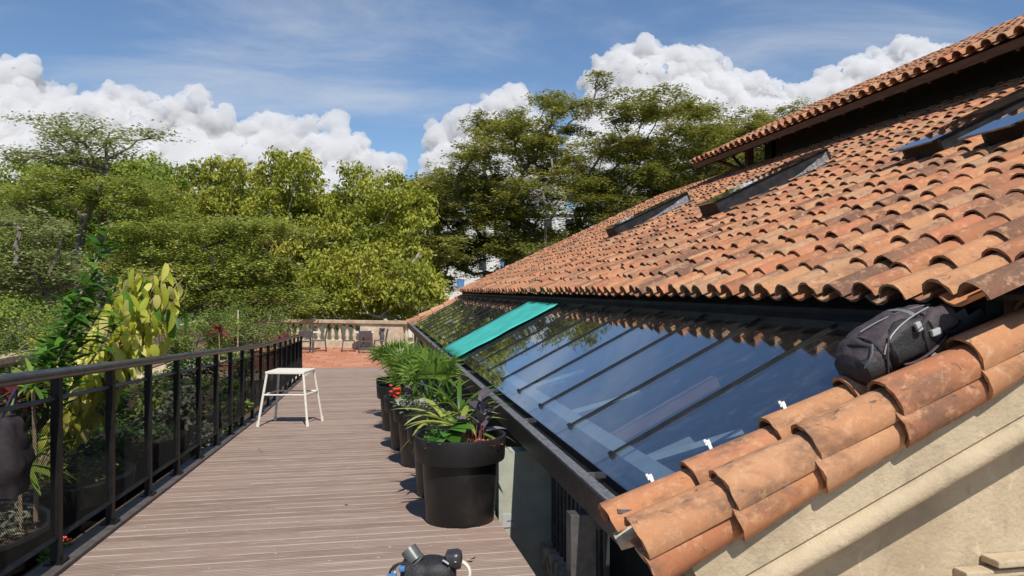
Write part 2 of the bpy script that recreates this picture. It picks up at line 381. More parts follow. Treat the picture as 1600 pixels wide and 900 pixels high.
for n_, (D, mt) in enumerate(cand):
    if n_ < 299:
        o = link('tile', random.choice(cover_me), main_roof); o.matrix_world = mt; o.matrix_parent_inverse = Matrix.Identity(4); o.matrix_local = mt
    else:
        field.cur = random.random(); field.add([mt @ Vector(p) for p in cover_src[0][0]], cover_src[0][1])
fo = field.build('tile_field', M['tile'], smooth=True); fo.parent = main_roof; fo['kind'] = 'stuff'
main_roof.matrix_parent_inverse = BI

# clerestory: dark wall, projecting tiled roof, rafters
CX, CZ = 8.5, 3.37; MC = slope_M(CX, 0, CZ); CY0, CY1 = 2.0, 19.1; CL = 4.4
mb = MB(); mb.box(.04, CL, CY0, CY1, -.05, -.004, MC); cler = bpart(mb, 'clerestory_roof', M['timber'])
mb = MB(); mb.box(0, .03, CY0, CY1, -.13, -.006, MC); bpart(mb, 'fascia', M['timber'])
raf = MB(); raf.box(.05, 1.25, -.035, .035, -.17, -.052); rme = raf.mesh('rafter', M['timber'])
y = CY0 + .2
while y < CY1:
    o = link('rafter', rme, cler); o.matrix_local = MC @ Matrix.Translation((0, y, 0)); y += .55
mb = MB(); mb.box(9.22, 9.4, CY0, 16.6, EYE.z + 2.6, EYE.z + 3.72); bpart(mb, 'clerestory_wall', M['dark_void'])
mb = MB(); mb.box(9.22, 11.8, 16.1, 16.25, EYE.z + 2.6, EYE.z + 3.6); mb.box(11.7, 11.8, CY0, 16.2, EYE.z + 2.6, EYE.z + 4.6); bpart(mb, 'clerestory_back_wall', M['dark_void'])
pst = MB(); pst.box(9.16, 9.32, 17.3, 17.46, EYE.z + 2.7, EYE.z + 3.62); bpart(pst, 'post', M['timber'])
br = MB(); br.tube([(9.2, 17.4, EYE.z + 2.95), (8.7, 18.2, EYE.z + 3.36)], .05, 4); bpart(br, 'brace', M['timber'])
br = MB(); br.tube([(9.2, 17.4, EYE.z + 2.95), (9.2, 18.4, EYE.z + 3.6)], .05, 4); bpart(br, 'brace', M['timber'])
cf = MB(); y = CY0 + .1
while y < CY1 - .05:
    off = random.uniform(-.04, .04)
    for i in range(int(CL / EXPO)):
        mt = MC @ Matrix.Translation((i * EXPO - .06 + off * (i > 0), y + random.uniform(-.01, .01), .03 + random.uniform(-.004, .008))) @ Matrix.Rotation(random.uniform(-.03, .03), 4, 'Z')
        if i == 0: o = link('tile', random.choice(cover_me), cler); o.matrix_local = mt
        else: cf.cur = random.random(); cf.add([mt @ Vector(p) for p in cover_src[0][0]], cover_src[0][1])
        cf.cur = random.random() * .6; pm = MC @ Matrix.Translation((i * EXPO - .04, y + CP / 2, .118)); cf.add([pm @ Vector(p) for p in pan_src[0]], pan_src[1])
    y += CP
o = cf.build('tile_field', M['tile'], cler, smooth=True); o['kind'] = 'stuff'
# back of the roof so the building closes
mb = MB(); mb.add([(9.3, YN + .1, EYE.z + 2.9), (12.4, YN + .1, EYE.z + 4.2), (16, YN + .1, TERR), (16, YF, TERR), (12.4, YF, EYE.z + 4.2), (9.3, YF, EYE.z + 2.9)], [(0, 1, 4, 5), (1, 2, 3, 4)])

# skylight strip
GX, GZ = 1.24, -.99; MG = slope_M(GX, 0, GZ); MP = MG @ Matrix.Rotation(R(-2.2), 4, 'Y'); GLEN = 1.55 / CS; GP = .91; GY0, GY1 = 3.20, 23.35
mb = MB(); mb.box(GLEN - .02, GLEN + .20, GY0, GY1, -.05, .035, MP); mb.box(GLEN + .06, GLEN + .12, GY0, GY1, .035, .075, MP)
skyl = bpart(mb, 'skylight', M['flash'])
joints = [4.10 + GP * k for k in range(0, 21)]
edges = [3.33] + joints + [GY1]
for a, b_ in zip(edges[:-1], edges[1:]):
    q = MB(); q.box(-.0, GLEN, a + .006, b_ - .006, -.005, .005, MP); q.build('glass_pane', M['glass'], skyl)
for y in joints:
    q = MB(); q.box(.10, GLEN + .02, y - .010, y + .010, .007, .017, MP); q.box(.10, .125, y - .015, y + .015, .006, .026, MP); q.build('glazing_bar', M['black_steel'], skyl)
    for sx in (.55, 1.2):
        pass
# near-black face: shade of the gap below the tile eave, put into colour
mb = MB(); mb.box(2.95, 3.05, GY0, YF, EYE.z - .32, EYE.z + .05); bpart(mb, 'eave_gap_face', M['dark_void'])
# gutter with a worn lip
mb = MB()
GB = EYE.z - 1.0
mb.box(1.10, 1.15, 3.24, 23.6, GB - .155, GB - .004); mb.box(1.15, 1.34, 3.24, 23.6, GB - .155, GB - .12); mb.box(1.34, 1.38, 3.24, 23.6, GB - .155, GB - .05)
gut = bpart(mb, 'gutter', M['gutter'])
mb = MB(); mb.box(1.088, 1.150, 3.24, 23.6, GB - .003, GB + .012); mb.build('lip', M['lip'], gut)
for y in joints[::2]:
    q = MB(); q.box(1.16, 1.30, y - .015, y + .015, GB - .06, GB - .03); q.build('bracket', M['steel_post'], gut)
# inside the skylight: floor, back wall, pale purlin and rafters
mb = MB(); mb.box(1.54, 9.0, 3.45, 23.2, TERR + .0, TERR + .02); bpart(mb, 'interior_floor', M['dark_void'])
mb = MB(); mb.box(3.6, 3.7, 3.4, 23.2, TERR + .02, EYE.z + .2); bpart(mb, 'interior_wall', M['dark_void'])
mb = MB(); mb.box(.17, .27, GY0 + .05, GY1, -.20, -.06, MP); bpart(mb, 'purlin', M['purlin'])
for y in (4.55, 6.4, 8.2):
    q = MB(); q.tube([MP @ Vector((.35, y, -.30)), MP @ Vector((.85, y + .55, -.55))], .04, 4); bpart(q, 'strut', M['purlin'])
    q = MB(); q.tube([MP @ Vector((.35, y, -.30)), MP @ Vector((1.0, y - .1, -.42))], .03, 4); bpart(q, 'strut', M['purlin'])
q = MB(); q.box(.35, 1.3, 5.25, 5.33, -.36, -.28, MP); bpart(q, 'rafter', simple('orange_rafter', (.45, .19, .12), None, .7))

# near rake: three rows of large barrel tiles over a mortar bed, gable wall with a moulded cornice
mb = MB(); RL = 4.6
mb.box(-.10, RL, 3.07, 3.36, -.19, -.075, MG); rake = bpart(mb, 'rake', M['mortar'])
big_me = []
for k in range(24):
    t_ = MB(); t_.cur = [.95, .5, .4, .62, .72, .86, .28, .55][k % 8] + random.uniform(-.06, .06); t_.add(*half_tile(random.uniform(.108, .115), random.uniform(.092, .098), .52, .016, 12, jag=.005, tilt=.035)); big_me.append(t_.mesh('tile', M['tile'], smooth=True))
def rake_row(yc, n0, roll, s0, ex, parent, mirror=1):
    i = 0; s = s0
    while s < RL - .3:
        mt = MG @ Matrix.Translation((s + random.uniform(-.015, .015), yc + random.uniform(-.006, .006), n0 + random.uniform(-.003, .003))) @ Matrix.Rotation(roll + random.uniform(-.04, .04), 4, 'X') @ Matrix.Rotation(random.uniform(-.02, .02), 4, 'Z')
        o = link('tile', random.choice(big_me), parent); o.matrix_local = mt; s += ex; i += 1
rake_row(3.32, -.055, R(-4), -.19, .44, rake)
rake_row(3.09, -.140, R(60), -.17, .44, rake)
rake_row(3.08, -.050, R(25), -.15, .44, rake)
mb = MB(); mb.tube([MG @ Vector((-.11, 3.24, -.06)), MG @ Vector((-.2, 3.25, -.065))], [.06, .04], 9); mb.tube([MG @ Vector((-.10, 3.10, -.09)), MG @ Vector((-.155, 3.1, -.10))], [.06, .04], 9); mb.build('mortar_plug', M['mortar'], rake)
# extruded cornice profile (y outward, n below the glass plane)
prof = [(3.24, -.20), (3.055, -.20), (3.050, -.385), (3.062, -.390), (3.062, -.398), (3.040, -.404), (3.022, -.425), (3.014, -.452), (3.020, -.480), (3.040, -.498), (3.13, -.515), (3.17, -.53), (3.24, -.54)]
mb = MB(); n_ = len(prof)
va = [MG @ Vector((.02, y, n)) for y, n in prof] + [MG @ Vector((RL + .5, y, n)) for y, n in prof]
mb.add(va, [(i, (i + 1) % n_, n_ + (i + 1) % n_, n_ + i) for i in range(n_)] + [tuple(range(n_)), tuple(range(2 * n_ - 1, n_ - 1, -1))])
bpart(mb, 'cornice', M['stucco'], smooth=True)
mb = MB(); a0 = MG @ Vector((.12, 0, -.2)); a1 = MG @ Vector((RL + .5, 0, -.2))
mb.add([(a0.x, 3.22, -1.05), (a1.x, 3.22, -1.05), (a1.x, 3.22, a1.z), (a0.x, 3.22, a0.z), (a0.x, 3.42, -1.05), (a1.x, 3.42, -1.05), (a1.x, 3.42, a1.z), (a0.x, 3.42, a0.z)],
       [(0, 1, 2, 3), (4, 7, 6, 5), (0, 4, 5, 1), (3, 2, 6, 7), (0, 3, 7, 4), (1, 5, 6, 2)])
bpart(mb, 'gable_wall', M['stucco'])
mb = MB(); mb.box(2.78, 5.5, 3.13, 3.215, EYE.z - 1.38, EYE.z - 1.345); bpart(mb, 'string_course', M['stucco'], bevel=.008)
mb = MB(); mb.box(2.93, 5.5, 3.10, 3.212, EYE.z - 1.325, EYE.z - 1.29); bpart(mb, 'string_course', M['stucco'], bevel=.008)
# far rake
frk = MB(); frk.box(-.1, GLEN + .5, 23.36, 23.8, -.12, -.03, MG); fr = bpart(frk, 'far_rake', M['mortar'])
for yc, n0 in ((23.48, 0), (23.7, -.02)):
    s = -.15
    while s < GLEN + .4: o = link('tile', random.choice(big_me), fr); o.matrix_local = MG @ Matrix.Translation((s, yc, n0)); s += .42
mb = MB(); mb.box(.05, RLEN + .2, 23.56, 23.62, -.22, .0, MR); bpart(mb, 'barge_board', M['timber'])
mb = MB(); mb.add([(1.3, 23.56, TERR), (9.6, 23.56, TERR), (9.6, 23.56, EYE.z + 2.9), (1.3, 23.56, EYE.z - 1.06), (1.3, 23.3, TERR), (9.6, 23.3, TERR), (9.6, 23.3, EYE.z + 2.9), (1.3, 23.3, EYE.z - 1.06)],
       [(0, 1, 2, 3), (4, 7, 6, 5), (0, 4, 5, 1), (3, 2, 6, 7), (0, 3, 7, 4), (1, 5, 6, 2)]); bpart(mb, 'far_gable_wall', M['stucco'])
# clips along the first pane
for px, py in ((1022, 757), (1112, 703), (1229, 643), (1327, 583)):
    d = P(px, py, 1) - EYE
    nrm = (MP.to_3x3() @ Vector((0, 0, 1))); p0 = MP @ Vector((0, 0, .03)); tt = (p0 - EYE).dot(nrm) / d.dot(nrm); q0 = EYE + d * tt
    q = MB(); rz = Matrix.Translation(q0) @ Matrix.Rotation(-SL, 4, 'Y') @ Matrix.Rotation(random.uniform(-.4, .4), 4, 'Z') @ Matrix.Rotation(R(-20), 4, 'X')
    q.box(-.008, .008, -.012, .012, -.03, .034, rz); q.box(-.016, .010, -.009, .009, .028, .050, rz); q.box(-.017, -.006, -.014, .010, .044, .058, rz)
    q.build('clip', M['clip'], skyl)
# roof lights on the main roof
for k, (x0, x1, y0, y1) in enumerate(BOXES):
    s0, s1 = (x0 - EX) / CS, (x1 - EX) / CS; H = .32 if k < 2 else .26
    mb = MB(); mb.box(s0, s1, y0, y0 + .04, 0, H, MR); mb.box(s0, s1, y1 - .04, y1, 0, H, MR); mb.box(s1 - .04, s1, y0 + .04, y1 - .04, 0, H, MR)
    rl = bpart(mb, 'roof_light', M['flash'])
    q = MB(); q.box(s0 + .003, s0 + .04, y0 + .041, y1 - .041, 0, H, MR); q.build('end_board', M['box_end'], rl)
    q = MB(); q.box(s0 - (.05, .05, .12, .22)[k], s1 + .02, y0 - .03, y1 + .03, H + .002, H + .018, MR); q.build('glass_pane', M['roof_glass'], rl)
    q = MB(); q.box(s0 + .03, s1 + .12, y0 - .10, y0 - .002, .10, .135, MR); q.box(s0 - .02, s0 + .0, y0 - .06, y1 + .06, .06, .12, MR); q.build('flashing', M['flash'], rl)
    if k < 2:
        q = MB(); fs = s0 + (s1 - s0) * (.35 if k == 0 else .62); vv = []
        for i in range(13):
            t = i / 12; hh = .14 + (H - .17) * (t ** 1.3) * random.uniform(.75, 1.0); vv += [MR @ Vector((fs + (s1 - .05 - fs) * t, y0 - .006 - random.uniform(0, .008), .115)), MR @ Vector((fs + (s1 - .05 - fs) * t, y0 - .005 - random.uniform(0, .010), hh))]
        q.add(vv, [(2 * i, 2 * i + 2, 2 * i + 3, 2 * i + 1) for i in range(12)]); q.build('foil_strip', M['foil'], rl)
# under the gutter: pier, bars, ledge, steel post, pipe, plate
mb = MB(); mb.box(.95, 1.36, 5.64, 5.82, TERR, GB - .23); bpart(mb, 'pier', M['conc'])
mb = MB(); mb.box(.93, 1.46, 3.0, 23.3, TERR + .0, TERR + .05); bpart(mb, 'footing', M['ledge'])
mb = MB(); mb.box(1.27, 1.46, 4.2, 5.635, EYE.z - 2.08, EYE.z - 1.93); bpart(mb, 'sill', M['ledge'], bevel=.01)
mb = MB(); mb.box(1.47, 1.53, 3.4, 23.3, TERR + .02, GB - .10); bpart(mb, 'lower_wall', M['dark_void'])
y = 4.25
while y < 5.6:
    q = MB(); q.box(1.345, 1.375, y, y + .035, EYE.z - 1.93, GB - .158); bpart(q, 'vent_bar', M['steel_post']); y += .105
mb = MB(); mb.box(1.03, 1.17, 3.84, 3.94, TERR, EYE.z - 1.185); bpart(mb, 'steel_post', M['steel_post'], bevel=.004)
mb = MB(); mb.box(1.171, 1.46, 3.85, 3.93, EYE.z - 1.27, EYE.z - 1.188); bpart(mb, 'steel_arm', M['steel_post'])
mb = MB(); mb.tube([(1.2, 3.40, EYE.z - 1.42), (1.7, 3.40, EYE.z - 1.42)], .035, 10); bpart(mb, 'pipe', M['conc'], smooth=True)
mb = MB(); mb.box(.975, 1.085, 5.632, 5.639, EYE.z - 1.80, EYE.z - 1.70); pl = bpart(mb, 'wall_plate', simple('grey_paper', (.42, .42, .44), None, .6))
q = MB(); q.box(1.01, 1.06, 5.6305, 5.6318, EYE.z - 1.756, EYE.z - 1.746); q.build('print_line', simple('grey_print', (.18, .18, .2), None, .7), pl)

# teal sheet on the far panes
mb = MB(); nx, ny = 10, 8
vs = []
for i in range(nx + 1):
    for j in range(ny + 1):
        s = -.04 + (GLEN - .02) * i / nx; yy = 10.75 + 2.0 * j / ny + .12 * (i / nx) * (j / ny - .3)
        vs.append(MP @ Vector((s, yy + (.02 * math.sin(i * 1.3)), .030 + .008 * math.sin(i * .9 + j * 1.7) ** 2 + .005 * math.sin(j * 2.9 + i * .35))))
fs = [(i * (ny + 1) + j, (i + 1) * (ny + 1) + j, (i + 1) * (ny + 1) + j + 1, i * (ny + 1) + j + 1) for i in range(nx) for j in range(ny)]
mb.add(vs, fs); o = mb.build('tarp', M['teal'], smooth=True); sm = o.modifiers.new('thick', 'SOLIDIFY'); sm.thickness = .006
tag(o, 'teal plastic sheet laid over two panes of the glass skylight', 'tarp')
# ------------------------------------------------------------------ mesh fence along the deck
fence = empty('mesh_fence', (-1.8, 11, deck_z(11))); FI = Matrix.Translation((1.8, -11, -deck_z(11)))
tag(fence, 'black steel railing with mesh panels along the sloping deck', 'fence')
def fpart(mb, name, mat, **kw):
    o = mb.build(name, mat, None, **kw); o.parent = fence; o.matrix_parent_inverse = FI; return o
FX = -1.82; posts_y = [4.86 + .93 * k for k in range(-3, 18)]
fy = [posts_y[0] - .3] + posts_y
mb = MB(); pts = [(FX - (.10 if y < 4 else 0) * (4 - y), y, deck_z(y) + 1.135) for y in np.linspace(1.6, 20.75, 40)]
mb.tube(pts, .034, 12, sx=1.15); fpart(mb, 'handrail', M['rail'], smooth=True)
mb = MB(); mb.tube([(FX, y, deck_z(y) + .99) for y in np.linspace(1.6, 20.75, 30)], .014, 4); fpart(mb, 'upper_rail', M['rail'])
mb = MB(); mb.tube([(FX, y, deck_z(y) + .17) for y in np.linspace(1.6, 20.75, 30)], .020, 4); fpart(mb, 'lower_rail', M['black_steel'])
for y in posts_y:
    z = deck_z(y); q = MB(); q.box(FX - .024, FX + .024, y - .028, y + .028, z - .15, z + 1.12, Matrix.Translation((0, 0, 0))); q.box(FX - .05, FX + .05, y - .06, y + .06, z + .023, z + .035)
    fpart(q, 'post', M['black_steel'])
# woven wire panels: crossing flat wires, real geometry
def wire_panel(y0, y1):
    q = MB(); h0, h1 = .19, .98; W = y1 - y0; sp = .0185; wd = .0023
    H = h1 - h0
    def seg(a, b, xo):
        (ya, za), (yb, zb) = a, b
        d = Vector((0, yb - ya, zb - za)); d.normalize(); nrm = Vector((0, -d.z, d.y)) * wd
        A = Vector((FX + xo, y0 + ya, deck_z(y0 + ya) + h0 + za)); B = Vector((FX + xo, y0 + yb, deck_z(y0 + yb) + h0 + zb))
        q.add([A - nrm, A + nrm, B + nrm, B - nrm], [(0, 1, 2, 3)]); e = Vector((.0010, 0, 0)); q.add([A - e, A + e, B + e, B - e], [(0, 1, 2, 3)])
    c = -H
    while c < W:                       # rising and falling diagonals
        t0 = max(0, -c); t1 = min(H, W - c)
        if t1 > t0:
            seg((c + t0, t0), (c + t1, t1), .001); seg((c + t0, H - t0), (c + t1, H - t1), -.001)
        c += sp * 1.15
    return q
for a, b_ in zip(posts_y[:-1], posts_y[1:]):
    fpart(wire_panel(a + .03, b_ - .03), 'mesh_panel', M['black_steel'])

# ------------------------------------------------------------------ leaves and plants
def leaf_mesh(L, W, mat, droop=.3, fold=.25, n=6, tip=1.0, base=.15, tint=None, stalk=.0, curl=0):
    """single leaf growing along +x from the origin, bent downwards"""
    q = MB(); q.cur = random.random() if tint is None else tint
    v = []; x = 0; z = 0; a = droop * -.2
    for i in range(n + 1):
        t = i / n; wv = W / 2 * (math.sin(math.pi * min(1, base + (1 - base) * t) ** tip) if t < 1 else .02) if True else 0
        wv = W / 2 * max(.04, math.sin(math.pi * (base + (1 - base - .01) * t)) ** .8)
        v += [(x, -wv, z + wv * fold), (x, 0, z), (x, wv, z + wv * fold)]
        a -= droop / n; x += L / n * math.cos(a); z += L / n * math.sin(a)
    f = []
    for i in range(n):
        b = i * 3; f += [(b, b + 3, b + 4, b + 1), (b + 1, b + 4, b + 5, b + 2)]
    q.add(v, f)
    if stalk: q.tube([(-stalk, 0, 0), (0, 0, 0)], .004, 4)
    return q.mesh('leaf', mat, smooth=True)
def put_leaf(me, parent, p, az, el, roll=0, sc=1., name='leaf'):
    o = link(name, me, parent); o.matrix_local = Matrix.Translation(p) @ Matrix.Rotation(az, 4, 'Z') @ Matrix.Rotation(-el, 4, 'Y') @ Matrix.Rotation(roll, 4, 'X') @ Matrix.Scale(sc, 4)
    return o
L_palm = leaf_material('palm_leaf', (.06, .13, .018), (.13, .23, .035), (.23, .33, .06), .4, .4)
L_var = leaf_material('variegated_leaf', (.10, .17, .03), (.30, .36, .07), (.55, .56, .20), .35, .45)
L_purple = leaf_material('purple_leaf', (.055, .042, .058), (.105, .085, .105), (.20, .175, .19), .12, .5)
L_green = leaf_material('soft_green_leaf', (.035, .10, .012), (.075, .19, .025), (.12, .26, .04), .35, .4)
L_dkgreen = leaf_material('dark_green_leaf', (.018, .055, .012), (.04, .10, .018), (.075, .15, .03), .3, .4)
L_yellow = leaf_material('yellow_leaf', (.33, .38, .04), (.58, .58, .08), (.75, .70, .25), .45, .5)
L_red = leaf_material('red_cordyline_leaf', (.07, .012, .018), (.15, .02, .03), (.30, .04, .08), .3, .45)
L_silver = leaf_material('silver_leaf', (.10, .12, .085), (.20, .22, .16), (.36, .38, .30), .25, .5)

def pot_at(x, y, name='potted_plant', s=1.0, z=None):
    z = deck_z(y) + .002 if z is None else z
    root = empty(name, (x, y, z)); root.scale = (s, s, s)
    return root
pq = MB(); pq.lathe([(.0, .012), (.215, .012), (.235, 0), (.245, .02), (.270, .40), (.274, .435), (.318, .445), (.322, .46), (.330, .605), (.327, .617), (.312, .617), (.306, .60), (.300, .54), (.0, .54)], n=48, cap=False)
pot_me = pq.mesh('pot', M['pot'], smooth=True)
sq = MB(); n_ = 24
sv = [(0, 0, .553)] + [((.15 * math.cos(2 * math.pi * j / n_)), .15 * math.sin(2 * math.pi * j / n_), .552 + random.uniform(-.008, .016)) for j in range(n_)] + [(.299 * math.cos(2 * math.pi * j / n_), .299 * math.sin(2 * math.pi * j / n_), .548) for j in range(n_)]
sq.add(sv, [(0, 1 + j, 1 + (j + 1) % n_) for j in range(n_)] + [(1 + j, 1 + n_ + j, 1 + n_ + (j + 1) % n_, 1 + (j + 1) % n_) for j in range(n_)])
soil_me = sq.mesh('soil', M['soil'], smooth=True)
pots = [(.63, 5.42), (.62, 6.32), (.55, 7.75), (.47, 8.85), (.40, 10.55), (.40, 12.1)]
plabels = ['black pot holding dark purple leaves and a broad green plant, largest in view', 'black pot of yellow striped strap leaves just behind the purple-leaved pot',
           'black pot with a tall fan palm and low grey-green leaves at its edge', 'black pot with a red flower and a tall fan palm',
           'black pot with a spiky green plant, second from the brick terrace', 'black pot with a bushy fan palm, closest to the brick terrace']
proots = []
for k, (x, y) in enumerate(pots):
    r = pot_at(x, y, s=1.0 + random.uniform(-.02, .02)); link('pot', pot_me, r).rotation_euler.z = random.random() * 6; link('soil', soil_me, r); tag(r, plabels[k], 'plant pot', 'black pots along the deck edge'); proots.append(r)
def stem_obj(parent, pts, rad, mat, name='stem'):
    q = MB(); q.tube(pts, rad, 6); return q.build(name, mat, parent, smooth=True)
M['green_stem'] = simple('green_stem', (.10, .17, .04), (.17, .22, .07), .6, 20)
M['red_stem'] = simple('red_stem', (.30, .07, .04), (.22, .05, .03), .6, 20)
M['brown_stem'] = simple('brown_stem', (.20, .15, .09), (.30, .23, .14), .8, 20)
# strap-leaved rosettes
def rosette(parent, c, n, L, W, mat, el=(20, 70), droop=.9, nv=5, stalk_h=0):
    mes = [leaf_mesh(L * random.uniform(.8, 1.15), W, mat, droop=droop * random.uniform(.7, 1.3), fold=.35, n=7, base=.06) for _ in range(nv)]
    for i in range(n):
        put_leaf(random.choice(mes), parent, Vector(c) + Vector((0, 0, stalk_h * random.uniform(0, 1))), i * 2.4 + random.uniform(-.3, .3), R(random.uniform(*el)), random.uniform(-.3, .3))
def fan_palm(parent, c, nfr, H, RF, spread=.5):
    for i in range(nfr):
        az = i * 2.4 + random.uniform(-.4, .4); el = R(random.uniform(48, 86)); L = H * random.uniform(.65, 1.05)
        d = Vector((math.cos(az) * math.cos(el), math.sin(az) * math.cos(el), math.sin(el)))
        p1 = Vector(c) + d * L * .6 + Vector((0, 0, .02)); q = MB(); q.cur = random.uniform(.3, .6)
        q.tube([Vector(c), Vector(c) + d * L * .32, p1], [.008, .006, .004], 4)
        nb = 13; q.cur = random.random()
        side = d.cross(Vector((0, 0, 1))).normalized(); upv = side.cross(d).normalized()
        for b in range(nb):
            a = (b / (nb - 1) - .5) * R(185); dd = (d * math.cos(a) + side * math.sin(a)).normalized(); LL = RF * random.uniform(.85, 1.1) * (1 - .25 * abs(b / (nb - 1) - .5))
            w_ = dd.cross(upv).normalized() * .013; q.cur = random.random()
            a0 = p1; a1 = p1 + dd * LL * .5 + upv * .02; a2 = p1 + dd * LL + Vector((0, 0, -LL * random.uniform(.08, .3)))
            q.add([a0 - w_ * .4, a0 + w_ * .4, a1 - w_ * 1.15, a1 + w_ * 1.15, a2], [(0, 1, 3, 2), (2, 3, 4)])
        q.build('frond', L_palm, parent)
def groundcover(parent, c, rad, n, size, mat, h=.06, name='ground_cover'):
    q = MB()
    for i in range(n):
        a = random.random() * 6.28; r = rad * math.sqrt(random.random()); p = Vector(c) + Vector((r * math.cos(a), r * math.sin(a), random.uniform(.005, h))); q.cur = random.random()
        az = random.random() * 6.28; tl = random.uniform(-.2, .9); s = size * random.uniform(.6, 1.2)
        m_ = Matrix.Translation(p) @ Matrix.Rotation(az, 4, 'Z') @ Matrix.Rotation(-tl, 4, 'Y')
        q.add([m_ @ Vector(v) for v in ((0, 0, 0), (s * .5, -s * .33, .06 * s), (s, 0, -.05 * s), (s * .5, s * .33, .06 * s))], [(0, 1, 2, 3)])
    o = q.build(name, mat, parent); o['kind'] = 'stuff'; return o
# pot 1: purple leaves, broad green leaves, red stems, orange chips
r = proots[0]
pl_me = [leaf_mesh(random.uniform(.15, .20), random.uniform(.065, .085), L_purple, droop=.5, fold=.2, n=6, base=.10, tint=t_) for t_ in (.15, .35, .6, .8, 1)]
for (sx, sy, hs, nl) in ((.14, .02, .34, 9), (-.03, -.05, .24, 5), (.19, .08, .27, 6)):
    stem_obj(r, [(sx, sy, .55), (sx + .01, sy, .55 + hs * .5), (sx + .02, sy - .02, .55 + hs)], [.007, .006, .004], L_purple)
    for i in range(nl):
        t = .25 + .75 * i / nl; put_leaf(random.choice(pl_me), r, Vector((sx + .01 + .01 * t, sy - .01 * t, .55 + hs * t)), i * 2.2 + random.random(), R(random.uniform(20, 75)), random.uniform(-.6, .6), random.uniform(.8, 1.1))
gl = [leaf_mesh(.19, .115, L_green, droop=.7, fold=.12, n=6, base=.14) for _ in range(3)]
for i in range(11):
    a = 3.3 + i * .31; put_leaf(gl[i % 3], r, Vector((-.10 + .03 * math.cos(a), -.10 + .03 * math.sin(a), .60 + .012 * i)), a, R(random.uniform(10, 50)), random.uniform(-.3, .3), random.uniform(.7, 1.1))
for i in range(14):
    x_, y_ = .06 + random.uniform(-.07, .12), -.12 + random.uniform(-.06, .12); stem_obj(r, [(x_, y_, .55), (x_ + random.uniform(-.02, .02), y_, .55 + random.uniform(.07, .16))], .0025, M['red_stem'])
groundcover(r, (-.16, -.08, .56), .10, 160, .05, L_dkgreen, .09)
groundcover(r, (.16, -.16, .555), .12, 60, .035, simple('orange_bark_chip', (.42, .14, .06), None, .8), .02, 'bark_chips')
rosette(r, (.02, .16, .56), 16, .42, .045, L_var, (15, 75), 1.0, stalk_h=.08)
# pot 2: striped strap leaves
r = proots[1]; rosette(r, (-.02, -.05, .57), 22, .45, .05, L_var, (5, 65), .9, stalk_h=.06); rosette(r, (.12, .1, .57), 14, .52, .04, L_palm, (30, 80), .8, stalk_h=.1)
groundcover(r, (0, 0, .555), .27, 60, .05, L_var, .03)
# pot 3
r = proots[2]; fan_palm(r, (.04, -.02, .55), 12, .68, .34); groundcover(r, (-.1, -.1, .56), .22, 260, .055, L_silver, .09); rosette(r, (.2, .1, .56), 10, .5, .05, L_palm, (30, 75), 1.0)
# pot 4
r = proots[3]; fan_palm(r, (.02, .05, .55), 13, .68, .34); groundcover(r, (-.05, -.12, .56), .2, 160, .06, L_dkgreen, .08)
pl4 = [leaf_mesh(.16, .08, L_purple, droop=.4, fold=.2, tint=t_) for t_ in (.7, 1)]
for i in range(7): put_leaf(pl4[i % 2], r, Vector((-.02, -.14, .58 + .03 * i)), i * 2.1, R(random.uniform(30, 70)))
q = MB()
for i in range(26):
    p = Vector((-.2 + random.gauss(0, .035), -.12 + random.gauss(0, .03), .66 + random.gauss(0, .04))); q.lathe([(.0, -.012), (.020, -.006), (.024, .006), (.0, .012)], p, 6, cap=False)
q.build('flower', M['flower'], r, smooth=True); stem_obj(r, [(-.19, -.11, .55), (-.2, -.12, .66)], .005, M['green_stem'])
# pot 5, 6
r = proots[4]; rosette(r, (-.06, -.04, .56), 18, .42, .035, L_palm, (35, 85), .7, stalk_h=.05); fan_palm(r, (.04, .08, .55), 11, .76, .35)
r = proots[5]; fan_palm(r, (-.05, 0, .55), 16, .82, .38); fan_palm(r, (.10, .1, .55), 10, .7, .34)

# ------------------------------------------------------------------ white stool
stl = empty('stool', (-1.17, 11.6, deck_z(11.6))); tag(stl, 'white painted metal stool with splayed legs standing on the deck', 'stool')
rot = R(-14); H = .80
def sp(x, y, z): return Vector((x * math.cos(rot) - y * math.sin(rot), x * math.sin(rot) + y * math.cos(rot), z - .053 * (x * math.sin(rot) + y * math.cos(rot)) * (1 - z / H)))
q = MB(); q.add([sp(x, y, z) for z in (H - .035, H) for x, y in ((-.29, -.26), (.29, -.26), (.29, .26), (-.29, .26))], [(3, 2, 1, 0), (4, 5, 6, 7), (0, 1, 5, 4), (1, 2, 6, 5), (2, 3, 7, 6), (3, 0, 4, 7)]); q.build('seat', M['stool'], stl, bevel=.006)
for sx, sy in ((-1, -1), (1, -1), (1, 1), (-1, 1)):
    q = MB(); q.tube([sp(sx * .365, sy * .34, 0.0), sp(sx * .27, sy * .24, H - .036)], .018, 8); lg = q.build('leg', M['stool'], stl, smooth=True)
    q = MB(); q.tube([sp(sx * .366, sy * .341, 0.002), sp(sx * .358, sy * .333, .07)], [.025, .024], 8); q.build('foot', M['stool'], lg, smooth=True)
def rung(z):
    f_ = 1 - z / H; rx, ry = .27 + .095 * f_, .24 + .10 * f_; c4 = [sp(-rx, -ry, z), sp(rx, -ry, z), sp(rx, ry, z), sp(-rx, ry, z)]
    for i in range(4): q = MB(); q.tube([c4[i], c4[(i + 1) % 4]], .013, 6); q.build('rung', M['stool'], stl, smooth=True)
rung(.46)

